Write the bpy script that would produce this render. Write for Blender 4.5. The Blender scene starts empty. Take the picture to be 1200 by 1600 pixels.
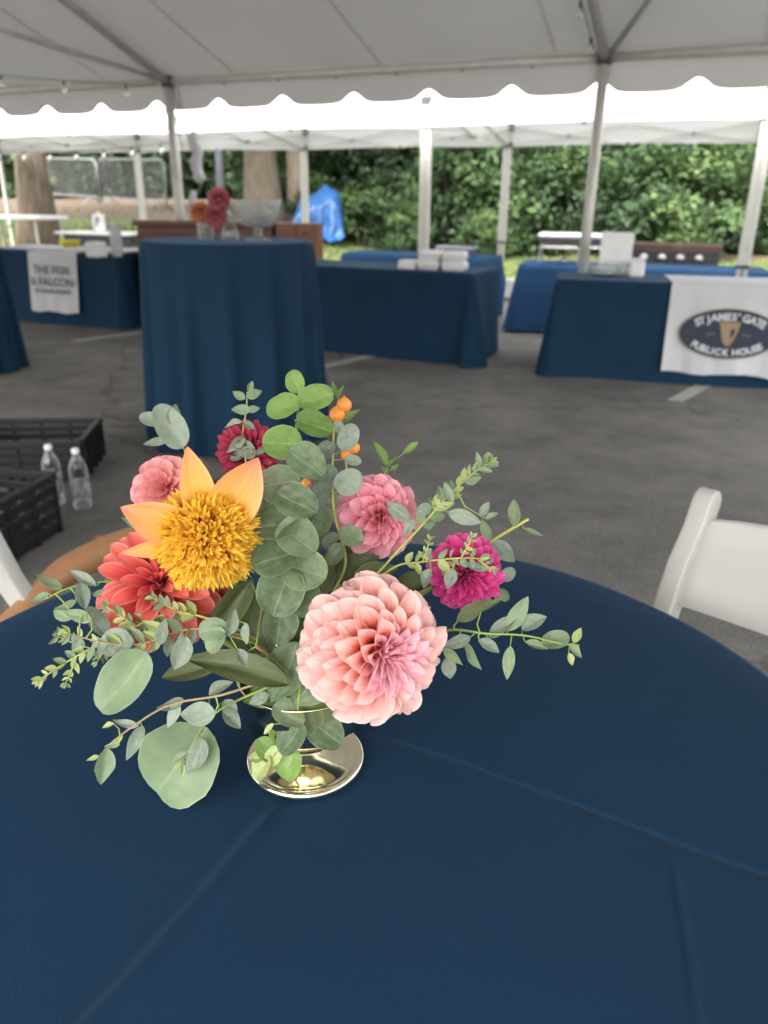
import bpy, bmesh, math, random
from mathutils import Vector, Matrix, Euler, noise
R = math.radians
random.seed(7)
S = bpy.context.scene
COL = S.collection
# ------------------------------------------------------------------ camera
F, TH, ROLL, H = 1200.0, math.atan(488 / 1200), R(0.7), 1.31     # focal length in photo pixels, pitch, roll, eye height
cd = bpy.data.cameras.new('camera')
cam = bpy.data.objects.new('camera', cd); COL.objects.link(cam)
cam.matrix_world = Matrix.Translation((0, 0, H)) @ Matrix.Rotation(math.pi / 2 - TH, 4, 'X') @ Matrix.Rotation(ROLL, 4, 'Z')
cd.sensor_fit = 'VERTICAL'; cd.sensor_height = 36; cd.sensor_width = 27; cd.lens = F / 1600 * 36
cd.clip_start = 0.02; cd.clip_end = 900
cd.dof.use_dof = True; cd.dof.focus_distance = 0.72; cd.dof.aperture_fstop = 6.0
S.camera = cam
# ------------------------------------------------------------------ sky, sun, exposure
SUN_EL, SUN_AZ = R(52), R(205)
w = bpy.data.worlds.new('World'); S.world = w; w.use_nodes = True
nt = w.node_tree; nt.nodes.clear()
sky = nt.nodes.new('ShaderNodeTexSky'); sky.sky_type = 'NISHITA'; sky.sun_disc = False
sky.sun_elevation = SUN_EL; sky.sun_rotation = SUN_AZ; sky.dust_density = 6; sky.air_density = 1.2
hs = nt.nodes.new('ShaderNodeHueSaturation'); hs.inputs['Saturation'].default_value = 0.22
bg = nt.nodes.new('ShaderNodeBackground'); bg.inputs['Strength'].default_value = 0.15
wo = nt.nodes.new('ShaderNodeOutputWorld')
nt.links.new(sky.outputs[0], hs.inputs['Color']); nt.links.new(hs.outputs[0], bg.inputs['Color']); nt.links.new(bg.outputs[0], wo.inputs[0])
sd = bpy.data.lights.new('sun', 'SUN'); sd.energy = 1.5; sd.angle = R(25); sd.color = (1, .96, .9)
sun = bpy.data.objects.new('sun', sd); COL.objects.link(sun)
sdir = Vector((math.sin(SUN_AZ) * math.cos(SUN_EL), math.cos(SUN_AZ) * math.cos(SUN_EL), math.sin(SUN_EL)))
sun.rotation_euler = sdir.to_track_quat('Z', 'Y').to_euler(); sun.location = (0, 0, 30)
vs = S.view_settings
S.display_settings.display_device = 'sRGB'
vs.view_transform = 'Standard'; vs.look = 'None'; vs.gamma = 1; vs.exposure = 2.65; vs.use_curve_mapping = False
S.cycles.max_bounces = 8; S.cycles.diffuse_bounces = 4; S.cycles.transmission_bounces = 8; S.cycles.transparent_max_bounces = 12

# ------------------------------------------------------------------ pixel -> place
CMAT = cam.matrix_world.to_3x3()
RIGHT, UP, BACK = CMAT.col[0].copy(), CMAT.col[1].copy(), CMAT.col[2].copy()
CAM = Vector((0, 0, H))
def ray(x, y): return RIGHT * ((x - 600) / F) - UP * ((y - 800) / F) - BACK
def pd(x, y, d): return CAM + ray(x, y) * d                       # at a depth along the view axis
def pz(x, y, z): r = ray(x, y); return CAM + r * ((z - H) / r.z)   # on a level plane
def py_(x, y, Y): r = ray(x, y); return CAM + r * (Y / r.y)        # at a distance ahead
def lerp(a, b, t): return a + (b - a) * t
def sst(a, b, x):
    t = min(1, max(0, (x - a) / (b - a))); return t * t * (3 - 2 * t)

# ------------------------------------------------------------------ helpers
class MB:
    def __init__(s): s.v = []; s.f = []; s.uv = []; s.mi = []; s.tint = []
    def vert(s, p): s.v.append(tuple(p)); return len(s.v) - 1
    def face(s, idx, uv=None, mi=0, tint=0.5):
        s.f.append(tuple(idx)); s.uv.append(uv); s.mi.append(mi); s.tint.append(tint)
    def box(s, c, size, rz=0, M=None):
        x, y, z = size[0] / 2, size[1] / 2, size[2] / 2
        M = M or (Matrix.Translation(c) @ Matrix.Rotation(rz, 4, 'Z'))
        i = len(s.v)
        for a in (-x, x):
            for b in (-y, y):
                for e in (-z, z): s.v.append(tuple(M @ Vector((a, b, e))))
        for q in ((0, 1, 3, 2), (4, 6, 7, 5), (0, 4, 5, 1), (2, 3, 7, 6), (0, 2, 6, 4), (1, 5, 7, 3)): s.face([i + k for k in q])
        return s
    def bar(s, a, b, wd, th=None, up=Vector((0, 0, 1))):
        a, b = Vector(a), Vector(b); th = th or wd
        z = (b - a); L = z.length; z = z / L
        x = up.cross(z)
        if x.length < 1e-3: x = Vector((1, 0, 0)).cross(z)
        x.normalize(); y = z.cross(x)
        M = Matrix((x, y, z)).transposed().to_4x4(); M.translation = (a + b) / 2
        return s.box(None, (wd, th, L), M=M)
    def tube(s, pts, rad, seg=8, cap=True):
        pts = [Vector(p) for p in pts]; n = len(pts)
        if not hasattr(rad, '__len__'): rad = [rad] * n
        ref = None; rings = []
        for i, p in enumerate(pts):
            t = (pts[min(n - 1, i + 1)] - pts[max(0, i - 1)]).normalized()
            if ref is None: ref = t.orthogonal().normalized()
            ref = (ref - t * ref.dot(t)).normalized(); b = t.cross(ref)
            rings.append([s.vert(p + (ref * math.cos(k * 2 * math.pi / seg) + b * math.sin(k * 2 * math.pi / seg)) * rad[i]) for k in range(seg)])
        for i in range(n - 1):
            for k in range(seg):
                k2 = (k + 1) % seg
                s.face((rings[i][k], rings[i][k2], rings[i + 1][k2], rings[i + 1][k]),
                       ((k / seg, i / (n - 1)), ((k + 1) / seg, i / (n - 1)), ((k + 1) / seg, (i + 1) / (n - 1)), (k / seg, (i + 1) / (n - 1))))
        if cap: s.face(rings[0][::-1]); s.face(rings[-1])
        return s
    def lathe(s, prof, seg=32, c=(0, 0, 0)):
        rings = []
        for r, z in prof:
            if r < 1e-6: rings.append([s.vert((c[0], c[1], c[2] + z))] * seg)
            else: rings.append([s.vert((c[0] + r * math.cos(k * 2 * math.pi / seg), c[1] + r * math.sin(k * 2 * math.pi / seg), c[2] + z)) for k in range(seg)])
        for i in range(len(prof) - 1):
            a, b = rings[i], rings[i + 1]
            for k in range(seg):
                k2 = (k + 1) % seg
                q = [a[k], a[k2], b[k2], b[k]]
                q = [x for j, x in enumerate(q) if x not in q[:j]]
                if len(q) > 2: s.face(q)
        return s
    def mesh(s, name, mat, smooth=False):
        me = bpy.data.meshes.new(name); me.from_pydata(s.v, [], s.f)
        if any(u for u in s.uv):
            l = me.uv_layers.new(name='UVMap'); k = 0
            for f, u in zip(s.f, s.uv):
                for j in range(len(f)): l.data[k].uv = u[j] if u else (0, 0); k += 1
        if any(t != .5 for t in s.tint):
            at = me.attributes.new('tint', 'FLOAT', 'FACE'); at.data.foreach_set('value', s.tint)
        for m in (mat if isinstance(mat, (list, tuple)) else [mat]): me.materials.append(m)
        if any(s.mi): me.polygons.foreach_set('material_index', s.mi)
        if smooth: me.polygons.foreach_set('use_smooth', [True] * len(s.f))
        me.validate(); me.update(); return me
    def build(s, name, mat, parent=None, smooth=False):
        return link(name, s.mesh(name, mat, smooth), parent)
def link(name, me, parent=None, M=None):
    o = bpy.data.objects.new(name, me); COL.objects.link(o); o.parent = parent
    if M is not None: o.matrix_basis = M
    return o
def tag(o, label=None, cat=None, group=None, kind=None):
    if label: o['label'] = label
    if cat: o['category'] = cat
    if group: o['group'] = group
    if kind: o['kind'] = kind
    return o
def thing(name, label, cat, loc=(0, 0, 0), rz=0, group=None, M=None):
    o = bpy.data.objects.new(name, None); COL.objects.link(o); o.empty_display_size = .1
    if M is not None: o.matrix_basis = M
    else: o.location = loc; o.rotation_euler = (0, 0, rz)
    return tag(o, label, cat, group)
def copy_tree(o, parent=None):
    c = o.copy(); COL.objects.link(c); c.parent = parent
    for ch in list(o.children): copy_tree(ch, c)
    return c
def bevel(o, wd=.004, seg=2):
    m = o.modifiers.new('bevel', 'BEVEL'); m.width = wd; m.segments = seg; m.limit_method = 'ANGLE'; return o

# ------------------------------------------------------------------ materials
def new_mat(name):
    m = bpy.data.materials.new(name); m.use_nodes = True; t = m.node_tree; t.nodes.clear()
    out = t.nodes.new('ShaderNodeOutputMaterial'); return m, t, out
def N(t, kind, **kw):
    n = t.nodes.new('ShaderNode' + kind)
    for k, v in kw.items():
        if k in n.inputs: n.inputs[k].default_value = v
        else: setattr(n, k, v)
    return n
def setin(n, k, v): n.inputs[k].default_value = v
def c4(c): return (c[0], c[1], c[2], 1)
def ramp(t, stops, fac):
    r = t.nodes.new('ShaderNodeValToRGB'); e = r.color_ramp.elements
    while len(e) > 1: e.remove(e[-1])
    e[0].position = stops[0][0]; e[0].color = c4(stops[0][1])
    for p, c in stops[1:]: k = e.new(p); k.color = c4(c)
    t.links.new(fac, r.inputs[0]); return r
def basic(name, col, rough=.6, metal=0, var=.12, scale=8, bump=0, bscale=60, sheen=0, spec=.5, trans=0, coat=0):
    """plain surface with a little mottling and relief"""
    m, t, out = new_mat(name)
    p = N(t, 'BsdfPrincipled', Roughness=rough, Metallic=metal)
    p.inputs['Specular IOR Level'].default_value = spec; p.inputs['Sheen Weight'].default_value = sheen
    p.inputs['Sheen Roughness'].default_value = .4; p.inputs['Coat Weight'].default_value = coat
    tc = N(t, 'TexCoord'); nz = N(t, 'TexNoise', Scale=scale, Detail=5.0)
    t.links.new(tc.outputs['Object'], nz.inputs['Vector'])
    rp = ramp(t, [(.3, [c * (1 - var) for c in col]), (.7, [min(1, c * (1 + var)) for c in col])], nz.outputs['Fac'])
    t.links.new(rp.outputs[0], p.inputs['Base Color'])
    if bump:
        n2 = N(t, 'TexNoise', Scale=bscale, Detail=4.0); t.links.new(tc.outputs['Object'], n2.inputs['Vector'])
        b = N(t, 'Bump', Strength=bump, Distance=.01); t.links.new(n2.outputs['Fac'], b.inputs['Height']); t.links.new(b.outputs[0], p.inputs['Normal'])
    if trans:
        tr = N(t, 'BsdfTranslucent'); t.links.new(rp.outputs[0], tr.inputs['Color'])
        mx = N(t, 'MixShader', Fac=trans); t.links.new(p.outputs[0], mx.inputs[1]); t.links.new(tr.outputs[0], mx.inputs[2])
        t.links.new(mx.outputs[0], out.inputs[0])
    else: t.links.new(p.outputs[0], out.inputs[0])
    return m
def cloth_mat(name, col, creases=(), rough=.8, sheen=.12, wrinkle=.25):
    m, t, out = new_mat(name)
    p = N(t, 'BsdfPrincipled', Roughness=rough); p.inputs['Sheen Weight'].default_value = sheen
    p.inputs['Sheen Roughness'].default_value = .35; p.inputs['Sheen Tint'].default_value = (.3, .55, .9, 1); p.inputs['Specular IOR Level'].default_value = .12
    tc = N(t, 'TexCoord')
    n1 = N(t, 'TexNoise', Scale=2.2, Detail=4.0); t.links.new(tc.outputs['Object'], n1.inputs['Vector'])
    wv = N(t, 'TexNoise', Scale=420.0, Detail=2.0); t.links.new(tc.outputs['Object'], wv.inputs['Vector'])
    ad = N(t, 'Math', operation='MULTIPLY_ADD'); ad.inputs[1].default_value = .4; t.links.new(wv.outputs['Fac'], ad.inputs[0]); t.links.new(n1.outputs['Fac'], ad.inputs[2])
    rp = ramp(t, [(.35, [c * .88 for c in col]), (.9, [c * 1.14 for c in col])], ad.outputs[0])
    t.links.new(rp.outputs[0], p.inputs['Base Color'])
    hsum = None
    def acc(a, b):
        if a is None: return b
        q = N(t, 'Math', operation='ADD'); t.links.new(a, q.inputs[0]); t.links.new(b, q.inputs[1]); return q.outputs[0]
    def mul(a, k):
        q = N(t, 'Math', operation='MULTIPLY'); t.links.new(a, q.inputs[0])
        if isinstance(k, float): q.inputs[1].default_value = k
        else: t.links.new(k, q.inputs[1])
        return q.outputs[0]
    n3 = N(t, 'TexNoise', Scale=7.0, Detail=3.0); t.links.new(tc.outputs['Object'], n3.inputs['Vector'])
    hsum = acc(hsum, mul(n3.outputs['Fac'], wrinkle)); hsum = acc(hsum, mul(wv.outputs['Fac'], .05))
    for (a, b, wd, hh) in creases:      # pressed fold lines of the linen, in metres on the cloth
        a, b = Vector(a).to_2d(), Vector(b).to_2d(); d = (b - a); L = d.length; d /= L; n = Vector((-d.y, d.x))
        sep = N(t, 'VectorMath', operation='DOT_PRODUCT'); t.links.new(wob(t, tc), sep.inputs[0]); sep.inputs[1].default_value = (n.x, n.y, 0)
        q = N(t, 'Math', operation='SUBTRACT'); t.links.new(sep.outputs['Value'], q.inputs[0]); q.inputs[1].default_value = n.dot(a)
        q2 = N(t, 'Math', operation='MULTIPLY'); t.links.new(q.outputs[0], q2.inputs[0]); t.links.new(q.outputs[0], q2.inputs[1])
        q3 = N(t, 'Math', operation='MULTIPLY'); t.links.new(q2.outputs[0], q3.inputs[0]); q3.inputs[1].default_value = -1 / (wd * wd)
        e = N(t, 'Math', operation='EXPONENT'); t.links.new(q3.outputs[0], e.inputs[0])
        al = N(t, 'VectorMath', operation='DOT_PRODUCT'); t.links.new(tc.outputs['Object'], al.inputs[0]); al.inputs[1].default_value = (d.x, d.y, 0)
        mr = N(t, 'MapRange'); mr.interpolation_type = 'SMOOTHSTEP'; t.links.new(al.outputs['Value'], mr.inputs['Value'])
        mr.inputs['From Min'].default_value = d.dot(a) - .01; mr.inputs['From Max'].default_value = d.dot(a) + .05
        m2 = N(t, 'MapRange'); m2.interpolation_type = 'SMOOTHSTEP'; t.links.new(al.outputs['Value'], m2.inputs['Value'])
        m2.inputs['From Min'].default_value = d.dot(b) + .01; m2.inputs['From Max'].default_value = d.dot(b) - .03
        hsum = acc(hsum, mul(mul(mul(e.outputs[0], mr.outputs[0]), m2.outputs[0]), hh))
    b = N(t, 'Bump', Strength=1.0, Distance=.01); t.links.new(hsum, b.inputs['Height']); t.links.new(b.outputs[0], p.inputs['Normal'])
    t.links.new(p.outputs[0], out.inputs[0]); return m
def wob(t, tc):
    nz = N(t, 'TexNoise', Scale=6.0, Detail=1.0); t.links.new(tc.outputs['Object'], nz.inputs['Vector'])
    v = N(t, 'VectorMath', operation='MULTIPLY_ADD'); t.links.new(nz.outputs['Color'], v.inputs[0]); v.inputs[1].default_value = (.012, .012, 0)
    t.links.new(tc.outputs['Object'], v.inputs[2]); s2 = N(t, 'VectorMath', operation='SUBTRACT'); t.links.new(v.outputs[0], s2.inputs[0]); s2.inputs[1].default_value = (.006, .006, 0)
    return s2.outputs[0]
def petal_mat(name, stops, trans=.34, rough=.55, streak=.16, rim=.35):
    m, t, out = new_mat(name)
    uv = N(t, 'UVMap'); sx = N(t, 'SeparateXYZ'); t.links.new(uv.outputs[0], sx.inputs[0])
    oi = N(t, 'ObjectInfo')
    mp = N(t, 'Mapping'); mp.inputs['Scale'].default_value = (26, 1.6, 1); t.links.new(uv.outputs[0], mp.inputs[0])
    nz = N(t, 'TexNoise', Scale=1.0, Detail=3.0, noise_dimensions='4D'); t.links.new(mp.outputs[0], nz.inputs['Vector']); t.links.new(oi.outputs['Random'], nz.inputs['W'])
    q = N(t, 'Math', operation='MULTIPLY_ADD'); t.links.new(nz.outputs['Fac'], q.inputs[0]); q.inputs[1].default_value = streak; t.links.new(sx.outputs['Y'], q.inputs[2])
    q2 = N(t, 'Math', operation='MULTIPLY_ADD'); t.links.new(oi.outputs['Random'], q2.inputs[0]); q2.inputs[1].default_value = .16; t.links.new(q.outputs[0], q2.inputs[2])
    q3 = N(t, 'Math', operation='SUBTRACT'); t.links.new(q2.outputs[0], q3.inputs[0]); q3.inputs[1].default_value = .08 + streak / 2
    rp = ramp(t, stops, q3.outputs[0])
    ab = N(t, 'Math', operation='SUBTRACT'); t.links.new(sx.outputs['X'], ab.inputs[0]); ab.inputs[1].default_value = .5
    a2 = N(t, 'Math', operation='ABSOLUTE'); t.links.new(ab.outputs[0], a2.inputs[0])
    er = N(t, 'MapRange'); er.interpolation_type = 'SMOOTHSTEP'; t.links.new(a2.outputs[0], er.inputs['Value']); er.inputs['From Min'].default_value = .28; er.inputs['From Max'].default_value = .5; er.inputs['To Max'].default_value = rim
    er2 = N(t, 'Math', operation='MULTIPLY'); t.links.new(er.outputs[0], er2.inputs[0]); t.links.new(sx.outputs['Y'], er2.inputs[1])
    vn = N(t, 'MapRange'); t.links.new(nz.outputs['Fac'], vn.inputs['Value']); vn.inputs['From Min'].default_value = .35; vn.inputs['From Max'].default_value = .65; vn.inputs['To Min'].default_value = .86; vn.inputs['To Max'].default_value = 1.06
    vm = N(t, 'Mix', data_type='RGBA', blend_type='MULTIPLY'); vm.inputs[0].default_value = 1; t.links.new(rp.outputs[0], vm.inputs[6]); t.links.new(vn.outputs[0], vm.inputs[7])
    rm = N(t, 'Mix', data_type='RGBA'); t.links.new(er2.outputs[0], rm.inputs[0]); t.links.new(vm.outputs[2], rm.inputs[6]); rm.inputs[7].default_value = c4([min(.97, c * .45 + .52) for c in stops[-1][1]])
    class rp_: outputs = [rm.outputs[2]]
    rp = rp_
    p = N(t, 'BsdfPrincipled', Roughness=rough); p.inputs['Specular IOR Level'].default_value = .35; p.inputs['Sheen Weight'].default_value = .08
    t.links.new(rp.outputs[0], p.inputs['Base Color'])
    mp2 = N(t, 'Mapping'); mp2.inputs['Scale'].default_value = (34, 1.0, 1); t.links.new(uv.outputs[0], mp2.inputs[0])
    n2 = N(t, 'TexNoise', Scale=1.0, Detail=2.0); t.links.new(mp2.outputs[0], n2.inputs['Vector'])
    b = N(t, 'Bump', Strength=.25, Distance=.0008); t.links.new(n2.outputs['Fac'], b.inputs['Height']); t.links.new(b.outputs[0], p.inputs['Normal'])
    tr = N(t, 'BsdfTranslucent'); t.links.new(rp.outputs[0], tr.inputs['Color'])
    mx = N(t, 'MixShader', Fac=trans); t.links.new(p.outputs[0], mx.inputs[1]); t.links.new(tr.outputs[0], mx.inputs[2]); t.links.new(mx.outputs[0], out.inputs[0])
    return m
def leaf_mat(name, a, b, edge, vein, trans=.22, rough=.5):
    """eucalyptus leaf: mottled waxy green, pale midrib and rim (uv x across, y along)"""
    m, t, out = new_mat(name)
    uv = N(t, 'UVMap'); sx = N(t, 'SeparateXYZ'); t.links.new(uv.outputs[0], sx.inputs[0]); oi = N(t, 'ObjectInfo'); tc = N(t, 'TexCoord')
    nz = N(t, 'TexNoise', Scale=5.0, Detail=6.0, noise_dimensions='4D'); t.links.new(uv.outputs[0], nz.inputs['Vector']); t.links.new(oi.outputs['Random'], nz.inputs['W'])
    q = N(t, 'Math', operation='MULTIPLY_ADD'); t.links.new(oi.outputs['Random'], q.inputs[0]); q.inputs[1].default_value = .5; t.links.new(nz.outputs['Fac'], q.inputs[2])
    rp = ramp(t, [(.45, a), (1.05, b)], q.outputs[0])
    ab = N(t, 'Math', operation='SUBTRACT'); t.links.new(sx.outputs['X'], ab.inputs[0]); ab.inputs[1].default_value = .5
    ab2 = N(t, 'Math', operation='ABSOLUTE'); t.links.new(ab.outputs[0], ab2.inputs[0])
    ve = N(t, 'MapRange'); t.links.new(ab2.outputs[0], ve.inputs['Value']); ve.inputs['From Min'].default_value = .035; ve.inputs['From Max'].default_value = .0; ve.inputs['To Max'].default_value = .28
    ed = N(t, 'MapRange'); t.links.new(ab2.outputs[0], ed.inputs['Value']); ed.inputs['From Min'].default_value = .475; ed.inputs['From Max'].default_value = .5; ed.inputs['To Max'].default_value = .6
    m1 = N(t, 'Mix', data_type='RGBA'); t.links.new(ve.outputs[0], m1.inputs[0]); t.links.new(rp.outputs[0], m1.inputs[6]); m1.inputs[7].default_value = c4(vein)
    m2 = N(t, 'Mix', data_type='RGBA'); t.links.new(ed.outputs[0], m2.inputs[0]); t.links.new(m1.outputs[2], m2.inputs[6]); m2.inputs[7].default_value = c4(edge)
    p = N(t, 'BsdfPrincipled', Roughness=rough); p.inputs['Specular IOR Level'].default_value = .4; t.links.new(m2.outputs[2], p.inputs['Base Color'])
    wv = N(t, 'TexNoise', Scale=14.0, Detail=3.0); t.links.new(uv.outputs[0], wv.inputs['Vector'])
    bp = N(t, 'Bump', Strength=.3, Distance=.002); t.links.new(wv.outputs['Fac'], bp.inputs['Height']); t.links.new(bp.outputs[0], p.inputs['Normal'])
    tr = N(t, 'BsdfTranslucent'); t.links.new(m2.outputs[2], tr.inputs['Color'])
    mx = N(t, 'MixShader', Fac=trans); t.links.new(p.outputs[0], mx.inputs[1]); t.links.new(tr.outputs[0], mx.inputs[2]); t.links.new(mx.outputs[0], out.inputs[0])
    return m
def tint_mat(name, stops, trans=.25, rough=.6):
    """foliage and grass: colour of each leaf from its own tint"""
    m, t, out = new_mat(name)
    at = N(t, 'Attribute', attribute_name='tint'); oi = N(t, 'ObjectInfo')
    q = N(t, 'Math', operation='MULTIPLY_ADD'); t.links.new(oi.outputs['Random'], q.inputs[0]); q.inputs[1].default_value = .3; t.links.new(at.outputs['Fac'], q.inputs[2])
    rp = ramp(t, stops, q.outputs[0])
    p = N(t, 'BsdfPrincipled', Roughness=rough); t.links.new(rp.outputs[0], p.inputs['Base Color']); p.inputs['Specular IOR Level'].default_value = .3
    tr = N(t, 'BsdfTranslucent'); t.links.new(rp.outputs[0], tr.inputs['Color'])
    mx = N(t, 'MixShader', Fac=trans); t.links.new(p.outputs[0], mx.inputs[1]); t.links.new(tr.outputs[0], mx.inputs[2]); t.links.new(mx.outputs[0], out.inputs[0])
    return m
def glass_mat(name, col=(.95, .98, .97), rough=.02, bumpy=0):
    m, t, out = new_mat(name)
    p = N(t, 'BsdfPrincipled', Roughness=rough, IOR=1.45); p.inputs['Base Color'].default_value = c4(col); p.inputs['Transmission Weight'].default_value = 1
    tc = N(t, 'TexCoord'); v = N(t, 'TexVoronoi', Scale=90.0); t.links.new(tc.outputs['Object'], v.inputs['Vector'])
    b = N(t, 'Bump', Strength=bumpy, Distance=.004); t.links.new(v.outputs['Distance'], b.inputs['Height'])
    if bumpy: t.links.new(b.outputs[0], p.inputs['Normal'])
    t.links.new(p.outputs[0], out.inputs[0]); return m
def thin_glass(name, refl=.9, tintc=(.93, .95, .95), bumpy=0, scale=60):
    """thin-walled clear glass or plastic: see-through with sky glints at the edges"""
    m, t, out = new_mat(name); lw = N(t, 'LayerWeight', Blend=.25); tr = N(t, 'BsdfTransparent'); tr.inputs[0].default_value = c4(tintc)
    gl = N(t, 'BsdfGlossy', Roughness=.05); gl.inputs[0].default_value = (refl, refl, refl, 1); df = N(t, 'BsdfTranslucent'); df.inputs[0].default_value = (.8, .83, .83, 1)
    m0 = N(t, 'MixShader', Fac=.35); t.links.new(gl.outputs[0], m0.inputs[1]); t.links.new(df.outputs[0], m0.inputs[2])
    tc = N(t, 'TexCoord'); v = N(t, 'TexVoronoi', Scale=float(scale)); t.links.new(tc.outputs['Object'], v.inputs['Vector'])
    if bumpy:
        b = N(t, 'Bump', Strength=bumpy, Distance=.01); t.links.new(v.outputs['Distance'], b.inputs['Height'])
        for n in (lw, gl): t.links.new(b.outputs[0], n.inputs['Normal'])
    mr = N(t, 'MapRange'); t.links.new(lw.outputs['Fresnel'], mr.inputs['Value']); mr.inputs['To Min'].default_value = .06; mr.inputs['To Max'].default_value = .95
    mx = N(t, 'MixShader'); t.links.new(mr.outputs[0], mx.inputs[0]); t.links.new(tr.outputs[0], mx.inputs[1]); t.links.new(m0.outputs[0], mx.inputs[2]); t.links.new(mx.outputs[0], out.inputs[0])
    return m
def fabric_mat(name, col, trans):
    return basic(name, col, rough=.7, var=.03, scale=1.5, bump=.12, bscale=5, trans=trans, spec=.2)

TOP = .75                                                           # dining and buffet table height
NAVY = (.0056, .0222, .05)
M = {}
M['navy'] = cloth_mat('navy_cloth', (.0085, .030, .060), wrinkle=.35)
M['blue_daylit'] = cloth_mat('blue_cloth_daylit', (.018, .055, .13), wrinkle=.3)  # daylight on the rear tables' cloths is put into this brighter blue
M['white_cloth'] = cloth_mat('white_cloth', (.5, .5, .515), wrinkle=.9, sheen=.05)
M['vinyl_main'] = fabric_mat('tent_vinyl', (.58, .575, .565), .025)
M['vinyl_pop'] = fabric_mat('popup_fabric', (.8, .8, .8), .24)
M['alu'] = basic('aluminium_pole', (.58, .565, .52), rough=.4, metal=.2, var=.08)
M['alu_white'] = basic('white_painted_steel', (.6, .59, .54), rough=.4, var=.05)
M['joint'] = basic('dark_joint_plastic', (.06, .06, .065), rough=.6)
M['black'] = basic('black_plastic', (.006, .006, .0075), rough=.5, bump=.1)
M['resin'] = basic('white_resin', (.46, .45, .42), rough=.38, var=.03)
M['white'] = basic('white_plastic', (.78, .78, .78), rough=.45, var=.04)
M['foam'] = basic('foam_container', (.8, .79, .78), rough=.7, var=.04)
M['steel'] = basic('brushed_steel', (.6, .6, .6), rough=.28, metal=1, var=.1)
M['foil'] = basic('crinkled_foil', (.62, .65, .7), rough=.3, metal=.9, bump=.9, bscale=30)
M['wood'] = basic('reddish_brown_wood', (.12, .045, .03), rough=.5, var=.3, scale=3)
M['wood_lt'] = basic('orange_wood', (.2, .075, .04), rough=.5, var=.3, scale=3)
M['grill'] = basic('dark_grill_metal', (.04, .042, .045), rough=.5, var=.2)
M['rust'] = basic('rusty_griddle', (.13, .075, .055), rough=.7, var=.3)
M['gold'] = basic('champagne_gold', (.87, .81, .62), rough=.1, metal=1, var=.02)
M['glass'] = thin_glass('clear_glass')
M['cutglass'] = thin_glass('cut_glass', bumpy=.7)
M['pet'] = thin_glass('clear_pet', bumpy=.3, scale=40)
M['tarp'] = basic('blue_tarp', (.014, .07, .2), rough=.45, var=.25, scale=4, bump=.4, bscale=8)
M['pole_grey'] = basic('grey_lamp_pole', (.16, .16, .19), rough=.5)
M['galv'] = basic('galvanised_steel', (.24, .25, .245), rough=.5, metal=.6)
M['yellow'] = basic('yellow_plastic', (.7, .62, .06), rough=.5)
M['oval'] = basic('navy_print', (.018, .024, .042), rough=.7, var=.05)
M['print_grey'] = basic('grey_print', (.13, .13, .135), rough=.7, var=.05)
M['print_pale'] = basic('pale_print', (.55, .57, .6), rough=.7, var=.05)
M['harp'] = basic('gold_print', (.28, .2, .12), rough=.7, var=.1)
M['skin'] = basic('skin', (.38, .185, .085), rough=.5, var=.06, scale=30, bump=.05, bscale=300)
M['shirt'] = basic('black_fabric', (.012, .012, .014), rough=.9, sheen=.2)
M['hair'] = basic('dark_hair', (.02, .012, .008), rough=.5, bump=.6, bscale=90)
M['stem'] = basic('green_stem', (.2, .28, .06), rough=.5, var=.25, scale=40)
M['stem_y'] = basic('yellow_green_stem', (.36, .38, .09), rough=.5, var=.25, scale=40)
M['stem_b'] = basic('brownish_stem', (.3, .22, .1), rough=.55, var=.3, scale=40)
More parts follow.
